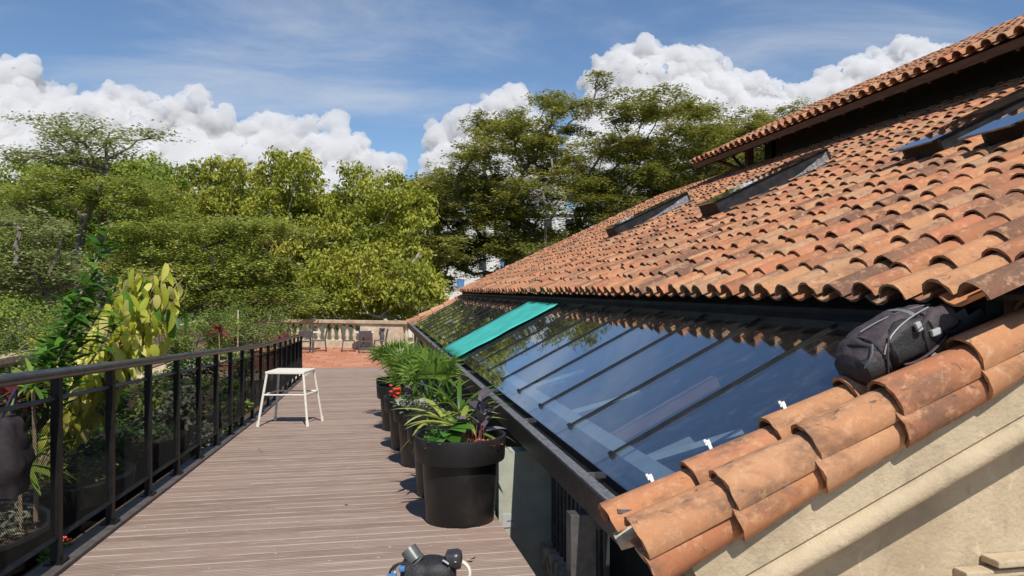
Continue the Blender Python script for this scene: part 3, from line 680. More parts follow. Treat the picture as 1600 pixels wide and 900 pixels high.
# ------------------------------------------------------------------ balustrade, tables and chairs on the terrace
def balustrade(A, B, label, n_bal, solid=None, zc=1.19):
    A = Vector(A); B = Vector(B); d = (B - A); Ln = d.length; rt = empty('balustrade', (A.x, A.y, TERR)); rt.rotation_euler.z = math.atan2(d.y, d.x); tag(rt, label, 'balustrade')
    q = MB(); q.box(0, Ln, -.16, .16, 0, .26); q.box(0, Ln, -.13, .13, .261, .33); q.build('plinth', M['stone'], rt, bevel=.01)
    q = MB(); q.box(-.05, Ln + .05, -.20, .20, zc - .13, zc); q.box(-.02, Ln + .02, -.15, .15, zc - .18, zc - .131); q.build('coping', M['coping'], rt, bevel=.012)
    bq = MB(); bq.lathe([(.085, .331), (.085, .36), (.06, .375), (.055, .40), (.095, .50), (.098, .56), (.062, .74), (.05, .86), (.07, .90), (.055, .93), (.085, .965), (.085, zc - .181)], n=12); bme = bq.mesh('baluster', M['stone'], smooth=True)
    for i in range(n_bal):
        x = Ln * (i + .5) / n_bal
        if solid and solid[0] < x < solid[1]: continue
        link('baluster', bme, rt, (x, 0, 0))
    if solid: q = MB(); q.box(solid[0], solid[1], -.12, .12, .331, zc - .182); q.build('pier', M['stone'], rt, bevel=.01)
    for x in (.0, Ln): q = MB(); q.box(x - .18, x + .18, -.18, .18, .0, zc - .135); q.build('pier', M['stone'], rt, bevel=.01)
    return rt
bl = Vector((-6.95, 36.2, 0)); brr = Vector((2.2, 31.0, 0))
Lb = (brr - bl).length
balustrade(bl, brr, 'stone balustrade with turned balusters behind the grey chairs', 30, (Lb - 3.0, Lb - 1.0))
balustrade((-7.0, 8, 0), (-7.0, 35.6, 0), 'stone balustrade half hidden by shrubs along the side of the terrace', 70)
def make_chair():
    r = empty('chair'); q = MB(); q.box(-.22, .22, -.22, .22, .42, .455); q.build('seat', M['chair'], r, bevel=.012)
    q = MB(); mm = Matrix.Translation((0, -.215, .46)) @ Matrix.Rotation(R(9), 4, 'X')
    q.box(-.22, .22, -.018, .012, .14, .42, mm); q.build('backrest', M['chair'], r, bevel=.01)
    for sx in (-1, 1):
        q = MB(); q.tube([(sx * .215, -.26, 0), (sx * .215, -.21, .45), (sx * .215, -.285, .90)], .021, 6); q.build('leg', M['chair'], r)
        q = MB(); q.tube([(sx * .215, .235, 0), (sx * .215, .20, .44)], .021, 6); q.build('leg', M['chair'], r)
    q = MB(); q.tube([(-.215, -.24, .2), (.215, -.24, .2)], .014, 5); q.tube([(-.215, .215, .2), (.215, .215, .2)], .014, 5); q.build('stretcher', M['chair'], r)
    return r
def copy_tree(o, parent=None):
    c = o.copy(); COL.objects.link(c); c.parent = parent
    for ch in o.children: copy_tree(ch, c)
    return c
def on_terr(px, py): D = (EYE.z - TERR) * F / (py - HOR); p = P(px, py, D); return Vector((p.x, p.y, TERR))
ch0 = make_chair(); first = True
CH = [(477, 551, 15, 'grey chair with its back to the deck at the table beside the fence end'), (499, 549, 95, 'grey chair seen side on beside the fence-end table'),
      (545, 549, -88, 'grey chair facing the middle table, its back to the fence'), (570, 551, 3, 'grey chair with its back to the deck, pulled up to the middle table'),
      (594, 549, 92, 'grey chair on the far side of the middle table, nearest the tiled building'), (381, 556, -20, 'grey chair among the shrubs beyond the fence')]
for px, py, az, lb in CH:
    o = ch0 if first else copy_tree(ch0); first = False; o.location = on_terr(px, py); o.rotation_euler.z = R(az); o.scale = (1.06, 1.06, 1.0); tag(o, lb, 'chair', 'grey chairs on the terrace')
tb = empty('table'); q = MB(); q.box(-.40, .40, -.40, .40, .71, .74); q.build('tabletop', M['table_top'], tb, bevel=.01)
q = MB(); q.lathe([(.25, 0), (.25, .03), (.06, .05), (.035, .12), (.035, .69), (.12, .708)], n=14); q.build('pedestal', M['chair'], tb, smooth=True)
for k, (px, py, lb) in enumerate([(485, 546.5, 'small square table with pale top beside the fence end'), (568, 546.5, 'small square table with pale top in front of the balustrade pier'), (392, 551, 'small pale topped table among the shrubs beyond the fence')]):
    o = tb if k == 0 else copy_tree(tb); o.location = on_terr(px, py); o.rotation_euler.z = R(8); tag(o, lb, 'table', 'tables on the terrace')
q = MB(); q.lathe([(.16, 0), (.16, .03), (.05, .06), (.035, .25), (.075, .42), (.10, .55), (.07, .66), (.05, .78), (.13, .86), (.10, .90), (0, .90)], n=14)
o = q.build('metal_stand', M['chair'], smooth=True); o.location = on_terr(597, 546); tag(o, 'dark turned metal stand by the chair next to the tiled building', 'stand')
q = MB(); pb = on_terr(371, 560); q.tube([(0, 0, 0), (.02, .02, 1.75)], [.03, .022], 8); o = q.build('pole', M['stake'], smooth=True); o.location = pb; tag(o, 'thin pale pole standing on the terrace behind the fence', 'pole')

# ------------------------------------------------------------------ foliage at scale
def fast_mesh(name, V, Fc, tint, mat):
    me = bpy.data.meshes.new(name); nv, nf = len(V), len(Fc); k = Fc.shape[1]
    me.vertices.add(nv); me.vertices.foreach_set('co', V.astype(np.float32).ravel()); me.loops.add(nf * k); me.loops.foreach_set('vertex_index', Fc.astype(np.int32).ravel())
    me.polygons.add(nf); me.polygons.foreach_set('loop_start', np.arange(0, nf * k, k, dtype=np.int32)); me.polygons.foreach_set('loop_total', np.full(nf, k, dtype=np.int32))
    me.update(calc_edges=True); at = me.attributes.new('tint', 'FLOAT', 'FACE'); at.data.foreach_set('value', tint.astype(np.float32)); me.materials.append(mat); return me
def leaf_quads(pos, L, W, up_bias, droop, ctint, spread=.25):
    """one folded diamond per point; up_bias 1 keeps leaves level, droop tips them down"""
    n = len(pos); az = rng.uniform(0, 2 * np.pi, n); el = -droop + rng.normal(0, .45, n) * (1.15 - up_bias)
    d = np.stack([np.cos(az) * np.cos(el), np.sin(az) * np.cos(el), np.sin(el)], 1)
    s = np.stack([-np.sin(az), np.cos(az), np.zeros(n)], 1); roll = rng.normal(0, .9, n) * (1.05 - up_bias)
    u = np.cross(s, d); s2 = s * np.cos(roll)[:, None] + u * np.sin(roll)[:, None]
    ll = (L * rng.uniform(.6, 1.25, n))[:, None]; ww = (W * rng.uniform(.7, 1.2, n))[:, None]
    a = pos; b = pos + d * ll * .45 + s2 * ww * .5; c = pos + d * ll; e = pos + d * ll * .45 - s2 * ww * .5
    V = np.stack([a, b, c, e], 1).reshape(-1, 3); Fc = np.arange(n * 4).reshape(-1, 4)
    t = np.clip(ctint + rng.normal(0, spread, n) * .5, 0, 1); return V, Fc, t
def in_poly(x, y, poly):
    c = False; j = len(poly) - 1
    for i in range(len(poly)):
        if (poly[i][1] > y) != (poly[j][1] > y) and x < (poly[j][0] - poly[i][0]) * (y - poly[i][1]) / (poly[j][1] - poly[i][1]) + poly[i][0]: c = not c
        j = i
    return c
def clusters_from_poly(poly, D, n, depth, rx, rz, gap=.0):
    xs = [p[0] for p in poly]; ys = [p[1] for p in poly]; out = []; tries = 0; mind = rx * F / D * .85
    pts = []
    while len(out) < n and tries < n * 60:
        tries += 1; x = random.uniform(min(xs), max(xs)); y = random.uniform(min(ys), max(ys))
        if not in_poly(x, y, poly): continue
        dd = D + random.uniform(-depth, depth)
        if tries < n * 30 and any(abs(x - a) < mind and abs(y - b) < mind * rz / rx and abs(dd - c) < rx * 1.2 for a, b, c in pts): continue
        pts.append((x, y, dd)); s = random.choice((.55, .75, .9, 1.05, 1.35)); out.append((P(x, y, dd), rx * s, rz * s * random.uniform(.8, 1.2)))
    return out
def tree(name, label, base, clusters, leafmat, barkmat, lp, trunk_r, fork, group='trees beyond the terrace', limbs=True, cat='tree', lean=(0, 0), trunk_pts=None):
    """lp: dict n per cluster, L, W, up, droop, mode"""
    root = empty(name, base); tag(root, label, cat, group); inv = Matrix.Translation(-Vector(base))
    base = Vector(base); top = base + Vector((lean[0], lean[1], fork))
    nodes = [base.copy(), base.lerp(top, .5) + Vector((random.uniform(-.15, .15), 0, 0)), top]; par = [-1, 0, 1]
    cl = sorted(clusters, key=lambda c: (c[0] - top).length)
    for c, rx, rz in cl:
        tgt = c - Vector((0, 0, rz * .5)); bi = min(range(1, len(nodes)), key=lambda i: (nodes[i] - tgt).length + (1.5 if nodes[i].z > tgt.z + .5 else 0) + (0.6 * (nodes[i] - top).length if i > 2 else 0) * .35)
        mid = nodes[bi].lerp(tgt, .5) + Vector((random.uniform(-.3, .3), random.uniform(-.3, .3), random.uniform(.0, .35))) * min(1, (tgt - nodes[bi]).length / 3)
        nodes.append(mid); par.append(bi); nodes.append(tgt); par.append(len(nodes) - 2)
    cnt = [0] * len(nodes)
    for i in range(len(nodes) - 1, 0, -1): cnt[i] += 1; cnt[par[i]] += cnt[i]
    rad = [min(trunk_r, trunk_r * (cnt[i] / cnt[0]) ** .5 * .8 + .010) for i in range(len(nodes))]; rad[0] = trunk_r * 1.25
    q = MB()
    for i in range(1, len(nodes)): q.tube([nodes[par[i]], nodes[i]], [rad[par[i]] if par[i] < 2 else min(rad[par[i]], rad[i] * 1.5), rad[i]], 6 if rad[i] > .06 else 4, cap=False)
    o = q.build('trunk', barkmat, None, smooth=True); o.parent = root; o.matrix_parent_inverse = inv
    P_, T_ = [], []
    for c, rx, rz in clusters:
        n = int(lp['n'] * (rx / lp['rx']) ** 2)
        v = rng.normal(0, 1, (n, 3)); v /= np.linalg.norm(v, axis=1)[:, None]
        if lp['mode'] == 'dome': v[:, 2] = np.where(v[:, 2] < -.25, -v[:, 2] * .9, v[:, 2]); r = rng.uniform(.72, 1.05, n)
        else: r = rng.uniform(0, 1, n) ** .5
        p = v * r[:, None] * np.array([rx, rx, rz])
        if lp['mode'] == 'disc': p[:, 2] += -.25 * rz * (p[:, 0] ** 2 + p[:, 1] ** 2) / rx ** 2 + rng.normal(0, rz * .15, n)
        if lp['mode'] != 'ball':
            # leaves gather in tufts at the twig ends, which makes the outline ragged
            nt_ = max(6, int(lp.get('tuft', 34) * (rx / lp['rx']) ** 2)); sel = rng.integers(0, n, nt_); sig = lp.get('sig', .2)
            p = p[sel][rng.integers(0, nt_, n)] + rng.normal(0, 1, (n, 3)) * np.array([sig, sig, sig * lp.get('sz', .55)])
        # irregular outline: drop leaves where a hash noise is low
        ph = rng.uniform(0, 6.28, 3); k_ = lp.get('k', 2.6) / rx
        nz = np.sin(p[:, 0] * k_ * 1.7 + ph[0]) + np.sin(p[:, 1] * k_ * 1.9 + ph[1]) + np.sin(p[:, 2] * k_ * 2.3 + ph[2]) + rng.normal(0, .8, n)
        keep = nz > lp.get('cut', -.9); p = p[keep]
        P_.append(p + np.array(c)); T_.append(np.full(len(p), np.clip(random.gauss(.5, lp.get('ct', .22)), 0, 1)))
    pos = np.concatenate(P_); ct = np.concatenate(T_)
    V, Fc, t = leaf_quads(pos, lp['L'], lp['W'], lp['up'], lp['droop'], ct)
    o = link('crown', fast_mesh('crown', V, Fc, t, leafmat)); o.parent = root; o.matrix_parent_inverse = inv
    return root
GZ_ = -4.6
L_yg = leaf_material('yellow_green_foliage', (0.154,0.195,0.026), (0.301,0.326,0.045), (0.472,0.449,0.089), .38, .6, .3)
L_mg = leaf_material('mid_green_foliage', (0.120,0.187,0.030), (0.240,0.316,0.052), (0.406,0.450,0.090), .36, .6, .3)
L_um = leaf_material('umbrella_tree_foliage', (0.147,0.198,0.045), (0.285,0.337,0.078), (0.467,0.484,0.138), .35, .65, .2)
L_um2 = leaf_material('grey_green_foliage', (0.144,0.179,0.071), (0.273,0.309,0.129), (0.416,0.446,0.216), .35, .65, .2)
L_rain = leaf_material('feathery_foliage', (0.121,0.138,0.032), (0.236,0.247,0.057), (0.368,0.356,0.103), .36, .7, .15)
L_bush = leaf_material('shrub_foliage', (0.075,0.125,0.022), (0.150,0.219,0.043), (0.263,0.325,0.088), .35, .55, .3)
def gp(px, D): p = P(px, HOR, D); return (p.x, p.y, GZ_)
dome = dict(n=700, rx=1.15, L=.27, W=.14, up=.35, droop=.75, mode='dome', ct=.2, cut=-1.3, tuft=20, sig=.19, sz=.95)
disc = dict(n=2300, rx=1.7, L=.17, W=.10, up=.75, droop=.1, mode='disc', ct=.22, cut=-.5, k=5, tuft=22, sig=.25, sz=.5)
rain = dict(n=2300, rx=2.0, L=.27, W=.12, up=.7, droop=.1, mode='disc', ct=.24, cut=-.5, k=5, tuft=26, sig=.30, sz=.45)
C = clusters_from_poly
# broad-leaved trees
def broad(label, px, D, poly, n, mat, tr=.28, fork=4.5, bark='pale_bark', extra=(), depth=3.0, lp=dome, rx=1.15):
    cl = C(poly, D, int(n * .78), depth, rx, rx * .85)
    for (x, y, s) in extra: cl.append((P(x, y, D - .5), rx * s, rx * s * .9))
    return tree('broadleaf_tree', label, gp(px, D), cl, mat, M[bark], lp, tr, fork)
broad('mid green broad-leaved tree behind the flat-topped tree', 170, 46, [(60, 300), (90, 268), (180, 264), (235, 258), (268, 290), (270, 470), (60, 480)], 62, L_mg, extra=((225, 268, .8), (195, 280, .9), (242, 282, .8)))
broad('broad-leaved tree standing at the edge of the wood past the parapet', -20, 45, [(-150, 300), (-80, 250), (0, 255), (60, 262), (80, 300), (80, 480), (-150, 480)], 56, L_mg)
broad('rounded green tree between the flat-topped tree and the tallest yellow-green tree', 330, 46, [(252, 320), (285, 275), (330, 268), (385, 275), (402, 310), (415, 470), (250, 480)], 66, L_yg, extra=((330, 266, .8), (300, 276, .8), (377, 272, .6), (262, 290, .8)))
broad('tall yellow-green tree with a pointed top behind the balustrade', 455, 44, [(395, 310), (418, 275), (470, 262), (515, 300), (530, 340), (520, 480), (400, 480)], 66, L_yg, extra=((433, 250, .55), (436, 264, .8), (470, 262, .8), (485, 268, .55), (455, 280, 1.0), (510, 305, .7), (420, 275, .7)))
broad('yellow-green tree with a bare pale limb and knobbly top', 590, 44, [(528, 320), (575, 290), (620, 285), (645, 320), (650, 360), (640, 470), (522, 480), (540, 400)], 54, L_yg, tr=.22, extra=((550, 268, .55), (545, 285, .7), (578, 280, .5), (602, 282, .55), (615, 292, .7), (560, 300, .8), (640, 305, .6)))
broad('low bright yellow-green tree close behind the balustrade', 580, 39, [(485, 450), (520, 405), (560, 398), (610, 395), (650, 430), (695, 440), (690, 475), (600, 500), (485, 500)], 58, L_yg, tr=.18, fork=3.2, depth=2.2, rx=.95)
q = MB(); q.tube([P(625, 440, 40), P(640, 418, 40), P(657, 394, 40)], [.16, .13, .08], 8)
o = q.build('bare_trunk', M['pale_bark'], smooth=True); tag(o, 'bare pale leaning trunk among the yellow-green leaves', 'trunk')
# flat-topped layered trees
def layered(label, px, D, layers, mat, tr, fork, lp=disc, depth=2.6, lean=(0, 0)):
    cl = []
    for poly, n, rx, rz in layers: cl += C(poly, D, int(n * .8), depth, rx, rz)
    return tree('umbrella_tree', label, gp(px, D), cl, mat, M['bark'], lp, tr, fork, lean=lean)
sparse = dict(disc); sparse.update(n=800, L=.2, W=.12, cut=.2)
layered('flat-topped layered tree rising above the wood on a straight trunk', 162, 37, [([(55, 182), (130, 186), (190, 202), (262, 213), (200, 228), (110, 232), (70, 210)], 30, 1.15, .28), ([(0, 236), (60, 230), (110, 236), (190, 236), (180, 250), (60, 258), (0, 254)], 22, 1.15, .30)], L_um2, .24, 11.0, sparse)
layered('dense spreading tier of dark foliage under the flat-topped tree', 120, 35.5, [([(10, 300), (60, 276), (150, 266), (225, 286), (268, 305), (235, 315), (100, 318), (20, 318)], 40, 1.35, .36)], L_um, .24, 6.8)
layered('low spreading tree with a thick sloping limb beside the parapet', 95, 28, [([(-60, 395), (60, 392), (150, 425), (140, 455), (-60, 450)], 26, 1.2, .32), ([(-60, 335), (60, 345), (110, 360), (60, 372), (-60, 370)], 16, 1.2, .3)], L_um2, .30, 4.6, depth=2.2)
layered('layered tree with long flat boughs right of the flat-topped tree', 300, 34, [([(190, 345), (300, 335), (450, 348), (460, 366), (330, 380), (190, 368)], 30, 1.25, .30), ([(170, 398), (300, 390), (430, 402), (410, 424), (280, 432), (170, 424)], 28, 1.25, .32), ([(200, 445), (400, 438), (500, 458), (480, 492), (220, 490)], 34, 1.25, .42)], L_um, .24, 4.2)
# big feathery tree and its neighbour behind the roof
fpoly = [(640, 300), (690, 272), (742, 215), (748, 190), (820, 190), (850, 155), (920, 165), (945, 140), (1000, 160), (1070, 155), (1110, 185), (1180, 195), (1215, 230), (1130, 290), (1000, 350), (900, 385), (780, 400), (660, 415)]
cl = C(fpoly, 54, 150, 7, 1.9, .62)
cl += C([(655, 300), (760, 270), (1000, 220), (1100, 240), (1000, 340), (800, 390), (660, 410)], 58, 60, 5, 2.0, .7)
for (x, y, s) in ((935, 115, .45), (945, 128, .5), (930, 128, .35), (958, 145, .6), (752, 182, .5), (765, 196, .6), (800, 185, .6), (846, 150, .55), (870, 152, .6), (905, 160, .6), (1000, 150, .6), (1062, 147, .6), (1105, 170, .6), (1095, 185, .7), (690, 262, .6), (660, 285, .6), (1180, 185, .6)): cl.append((P(x, y, 53), 1.8 * s, 1.8 * s * .45))
cl += C([(655, 385), (780, 375), (900, 340), (960, 330), (860, 395), (770, 440), (670, 445)], 56, 20, 4, 1.7, .6)
tree('feathery_tree', 'huge feathery dark green tree spreading behind the tiled roof', gp(880, 54), cl, L_rain, M['bark'], rain, .62, 7.5)
cl = C([(1080, 200), (1130, 195), (1180, 190), (1240, 172), (1290, 190), (1300, 260), (1100, 330)], 62, 46, 5, 1.9, .6)
for (x, y, s) in ((1225, 172, .5), (1245, 165, .45), (1255, 172, .4), (1150, 182, .6)): cl.append((P(x, y, 60), 1.8 * s, .9 * s))
tree('feathery_tree', 'feathery tree showing over the clerestory roof end', gp(1200, 62), cl, L_rain, M['bark'], rain, .4, 8)
# far wood that reads as one mass behind the near trees
cl = C([(-250, 340), (0, 310), (300, 300), (620, 320), (690, 400), (690, 480), (-250, 490)], 68, 190, 5, 2.6, 1.9)
pos = []; ct = []
for c, rx, rz in cl:
    v = rng.normal(0, 1, (330, 3)); v /= np.linalg.norm(v, axis=1)[:, None]; pos.append(v * rng.uniform(.6, 1, 330)[:, None] * np.array([rx, rx, rz]) + np.array(c)); ct.append(np.full(330, np.clip(random.gauss(.4, .2), 0, 1)))
V, Fc, t = leaf_quads(np.concatenate(pos), .62, .36, .4, .5, np.concatenate(ct))
tag(link('far_wood', fast_mesh('far_wood', V, Fc, t, L_mg)), 'dense green wood behind the nearer trees', 'wood', kind='stuff')
# shrubs
def shrub(label, px, py, D, w_, h_, mat, n=900, L=.12, W=.06, up=.3, droop=.2, zb=None, group='shrubs on the terrace', name='shrub'):
    c = P(px, py, D); zb = TERR if zb is None else zb; rx = w_ / 2; cl = []
    top = c.z
    for i in range(max(3, int(w_ * h_ * 5))):
        a = random.random() * 6.28; r = rx * math.sqrt(random.random()) * .8; hh = random.uniform(.25, 1) * h_
        cl.append((Vector((c.x + r * math.cos(a), c.y + r * math.sin(a), top - h_ + hh * (1 - .25 * (r / rx) ** 2))), rx * random.uniform(.25, .4), rx * random.uniform(.18, .3)))
    mr = rx * .32; lp = dict(n=n / len(cl) * 1.0, rx=mr, L=L, W=W, up=up, droop=droop, mode='ball', ct=.22, cut=-1.1)
    return tree(name, label, (c.x, c.y, zb), cl, mat, M['bark'], lp, .05, max(.3, (top - zb) * .35), group=group, cat='shrub')
shrub('fine-leaved shrub standing beside the left end of the balustrade', 395, 470, 29, 3.4, 2.6, L_bush, 7000, .10, .05)
shrub('dark shrub behind the pale pole on the terrace', 330, 478, 27, 2.6, 2.5, L_bush, 5200, .11, .05)
shrub('olive shrub right beside the yellow-leaved plant', 300, 500, 20, 1.8, 2.2, L_bush, 3600, .10, .05)
shrub('shrub with small leaves behind the side balustrade', 40, 470, 19.5, 3.2, 2.4, L_bush, 7000, .09, .05, zb=GZ_)
shrub('yellowish shrub behind the side balustrade, next to the green-stemmed plant', 110, 478, 21, 2.6, 2.2, L_yg, 5200, .10, .06, zb=GZ_)
shrub('dense shrub past the side balustrade close to the broad-leaved trees', -70, 450, 19, 3.5, 2.8, L_mg, 7000, .10, .06, zb=GZ_)
for px, py, D, w_, h_, mt, lb in ((20, 535, 15, 2.0, 1.7, L_bush, 'leafy shrub on the terrace hiding the side balustrade by the rail bend'), (85, 528, 16.5, 1.8, 1.6, L_yg, 'yellow-green shrub on the terrace hiding the side balustrade'), (130, 540, 13, 1.5, 1.6, L_green, 'bright green shrub on the terrace behind the leafy stem plant'), (352, 545, 17, 1.6, 1.3, L_bush, 'low green shrub outside the far part of the fence'), (305, 548, 13.5, 1.4, 1.3, L_dkgreen, 'dark green shrub outside the middle of the fence'),
                                  (270, 600, 9.5, 1.2, 1.2, L_silver, 'silvery shrub pressed against the fence mesh'), (120, 600, 7.6, 1.2, 1.2, L_green, 'fresh green bush behind the mesh below the leafy stem'),
                                  (40, 590, 9, 1.7, 1.5, L_bush, 'olive bush in front of the side balustrade'), (330, 600, 10.8, 1.0, 1.0, L_bush, 'small bush behind the mesh near the stool'),
                                  (190, 560, 10, 1.6, 1.5, L_bush, 'dull green bush behind the yellow-leaved plant')):
    shrub(lb, px, py, D, w_, h_, mt, 2600, .09, .05)
# big round planters outside the fence
def planter(x, y, s, label, cover, extra=None):
    r = empty('round_planter', (x, y, TERR)); q = MB(); q.lathe([(.0, .01), (.62, .01), (.66, .0), (.74, .66), (.80, .68), (.82, .86), (.80, .875), (.76, .87), (.74, .80), (0, .80)], n=40, cap=False); q.build('pot', M['pot'], r, smooth=True)
    q = MB(); q.lathe([(.0, .83), (.4, .825), (.745, .80)], n=24, cap=False); q.build('soil', M['soil'], r, smooth=True); r.scale = (s, s, s); tag(r, label, 'planter', 'round planters outside the fence')
    groundcover(r, (0, 0, .83), .7, 620, .07, cover, .14); return r
p1 = planter(-2.95, 5.55, 1.0, 'black round planter with silvery ground cover behind the nearest mesh panels', L_silver)
p2 = planter(-2.9, 7.35, .95, 'black round planter holding the yellow-leaved plant', L_bush)
p3 = planter(-2.85, 9.3, .9, 'black round planter with dark foliage behind the middle of the fence', L_dkgreen)
p4 = planter(-2.8, 11.3, .85, 'black round planter with green cover close to the stool end of the fence', L_bush)
# yellow drooping-leaf plant
base = Vector((-2.9, 7.35, TERR + .80)); yp = empty('yellow_leaf_plant', base); tag(yp, 'tall plant with large drooping yellow leaves rising over the fence', 'plant')
ym = [leaf_mesh(random.uniform(.13, .24), random.uniform(.055, .09), L_yellow, droop=random.uniform(.3, .9), fold=.18, n=6, base=.12, tint=t_) for t_ in (.0, .1, .2, .3, .45, .55, .65, .75, .85, 1)]
ygm = [leaf_mesh(.24, .10, L_green, droop=.5, fold=.18, n=6, base=.12) for _ in range(2)]
tops = [(196, 440, 7.0), (250, 440, 7.2), (276, 455, 7.3), (205, 420, 7.1), (222, 410, 7.2), (243, 415, 7.3), (262, 405, 7.4), (285, 425, 7.4), (190, 470, 7.0), (270, 480, 7.4), (232, 470, 7.1)]
for k, (px, py, D) in enumerate(tops):
    tp = P(px, py + 12, D) - base; mid = tp * .5 + Vector((random.uniform(-.06, .06), random.uniform(-.06, .06), .08)); s0 = Vector((random.uniform(-.06, .06), random.uniform(-.06, .06), .02))
    stem_obj(yp, [s0, s0.lerp(mid, .6), mid, mid.lerp(tp, .6) + Vector((0, 0, .03)), tp], [.016, .013, .011, .008, .005], M['brown_stem'])
    for i in range(46):
        t = 1 - .80 * (i / 46) ** 1.1; c = mid.lerp(tp, max(0, t * 2 - 1)) if t > .5 else s0.lerp(mid, t * 2)
        az = random.random() * 6.28; off = random.uniform(.02, .16); p = c + Vector((off * math.cos(az), off * math.sin(az), random.uniform(-.05, .06)))
        put_leaf(random.choice(ym) if random.random() < .93 else random.choice(ygm), yp, p, az, R(random.uniform(-88, -20)), random.uniform(-.8, .8), random.uniform(.75, 1.15))
# green leafy stem plant left of it
base = Vector((-2.92, 6.1, TERR + .8)); gpnt = empty('leafy_stem_plant', base); tag(gpnt, 'upright plant with glossy green pointed leaves left of the yellow plant', 'plant')
gm = [leaf_mesh(random.uniform(.14, .22), random.uniform(.045, .06), L_green, droop=.5, fold=.25, n=6, base=.1) for _ in range(5)]
for (px, py, D, nl) in ((176, 350, 6.3, 90), (160, 420, 6.4, 60), (185, 440, 6.3, 50), (145, 455, 6.2, 60), (125, 490, 6.0, 44), (190, 500, 6.3, 40), (105, 535, 5.9, 30)):
    tp = P(px, py, D) - base; s0 = Vector((random.uniform(-.1, .1), random.uniform(-.1, .1), 0)); mid = s0.lerp(tp, .5) + Vector((.04, 0, .04)); stem_obj(gpnt, [s0, mid, tp], [.017, .012, .005], M['brown_stem'])
    for i in range(nl):
        t = .32 + .68 * i / nl; c = s0.lerp(mid, t * 2) if t < .5 else mid.lerp(tp, t * 2 - 1); put_leaf(random.choice(gm), gpnt, c, i * 2.4 + random.random() * .5, R(random.uniform(0, 60)), random.uniform(-.4, .4), random.uniform(.8, 1.3) * (1 if t < .9 else .8))
# red cordyline and small palm grass at the near left
def rosette_plant(label, p, n, L, W, mat, el, name, hs=.5):
    r = empty(name, (p.x, p.y, TERR)); h = p.z - TERR; stem_obj(r, [(0, 0, 0), (.02, 0, h * .6), (0, 0, h)], [.02, .016, .012], M['brown_stem']); tag(r, label, 'plant')
    rosette(r, (0, 0, h), n, L, W, mat, el, .8, stalk_h=.1); return r
rosette_plant('pale green grassy plant peeking over the fence near its curved end', P(52, 612, 5.3), 26, .30, .03, L_palm, (0, 70), 'strap_leaf_plant')
rosette_plant('dark red strap-leaved plant behind the near end of the fence', P(22, 640, 5.6), 24, .34, .06, L_red, (0, 70), 'cordyline')
rosette_plant('magenta leaved plant by the left end of the balustrade', P(441, 535, 27), 20, .45, .10, L_red, (20, 80), 'cordyline')
rosette_plant('dark red cordyline in front of the shrub by the pale pole', P(342, 520, 24), 20, .5, .09, L_red, (0, 70), 'cordyline')
rosette_plant('broad strap-leaved plant rising over the rail beside the leafy stem', P(95, 560, 7.0), 22, .45, .06, L_palm, (0, 70), 'strap_leaf_plant')
rosette_plant('green strap-leaved plant behind the mesh below the grassy plant', P(30, 740, 5.2), 20, .4, .05, L_palm, (10, 70), 'strap_leaf_plant')
# red-flowered bedding plant under the rail
r = empty('bedding_plant', (-1.98, 4.86 + .45, deck_z(5.3) - .12)); tag(r, 'small bedding plant with red flowers at the foot of the fence', 'plant')
groundcover(r, (0, 0, .02), .10, 120, .05, L_green, .12)
for i in range(7):
    q = MB()
    p = Vector((.02 + random.gauss(0, .03), random.gauss(0, .03), .16 + random.gauss(0, .02)))
    for a in range(5): m_ = Matrix.Translation(p) @ Matrix.Rotation(a * 1.257, 4, 'Z') @ Matrix.Rotation(-.4, 4, 'Y'); q.add([m_ @ Vector(v) for v in ((0, 0, 0), (.014, -.010, 0), (.024, 0, .004), (.014, .010, 0))], [(0, 1, 2, 3)])
    q.build('flower', M['flower'], r)
# bed box under the bedding plant
bedm = MB()
bedm.box(-6.7, -2.13, 1.5, 21.5, TERR - .03, TERR + .012)
bedm.add([(-2.12, 1.5, TERR), (-1.91, 1.5, TERR), (-1.91, 1.5, deck_z(1.5) - .12), (-2.12, 1.5, deck_z(1.5) - .12), (-2.12, 9, TERR), (-1.91, 9, TERR), (-1.91, 9, deck_z(9) - .12), (-2.12, 9, deck_z(9) - .12)], [(0, 1, 2, 3), (4, 7, 6, 5), (0, 4, 5, 1), (3, 2, 6, 7), (0, 3, 7, 4), (1, 5, 6, 2)])
o = bedm.build('planting_bed', M['soil']); tag(o, kind='structure')

# ------------------------------------------------------------------ bags
def sec_loft(secs, n=28, flat=.0, wrinkle=.006, seed=0, ex=2.6):
    """secs: (x, yc, zc, ry, rz) super-ellipse sections along x"""
    v = []; f = []
    for i, (x, yc, zc, ry, rz) in enumerate(secs):
        for j in range(n):
            a = 2 * math.pi * j / n; c, s = math.cos(a), math.sin(a)
            yy = math.copysign(abs(c) ** (2 / ex), c) * ry; zz_ = math.copysign(abs(s) ** (2 / ex), s) * rz
            wq = mnoise.noise(Vector((x * 9 + seed, yy * 12, zz_ * 12))) * wrinkle + mnoise.noise(Vector((x * 25 + seed, yy * 22, zz_ * 22))) * wrinkle * .5
            l = math.hypot(yy, zz_) + 1e-6; v.append((x, yc + yy * (1 + wq / l), zc + zz_ * (1 + wq / l)))
    for i in range(len(secs) - 1):
        for j in range(n): f.append((i * n + j, i * n + (j + 1) % n, (i + 1) * n + (j + 1) % n, (i + 1) * n + j))
    f.append(tuple(range(n))[::-1]); f.append(tuple((len(secs) - 1) * n + j for j in range(n))); return v, f
def interp(secs, k=4):
    out = []
    for a, b in zip(secs[:-1], secs[1:]):
        for i in range(k): out.append(tuple(p + (q_ - p) * (i / k) for p, q_ in zip(a, b)))
    return out + [secs[-1]]
M['bp_purple'] = simple('grey_purple_nylon', (.058, .044, .050), (.040, .030, .036), .72, 30, bmp=.35, bscale=60, obj=True)
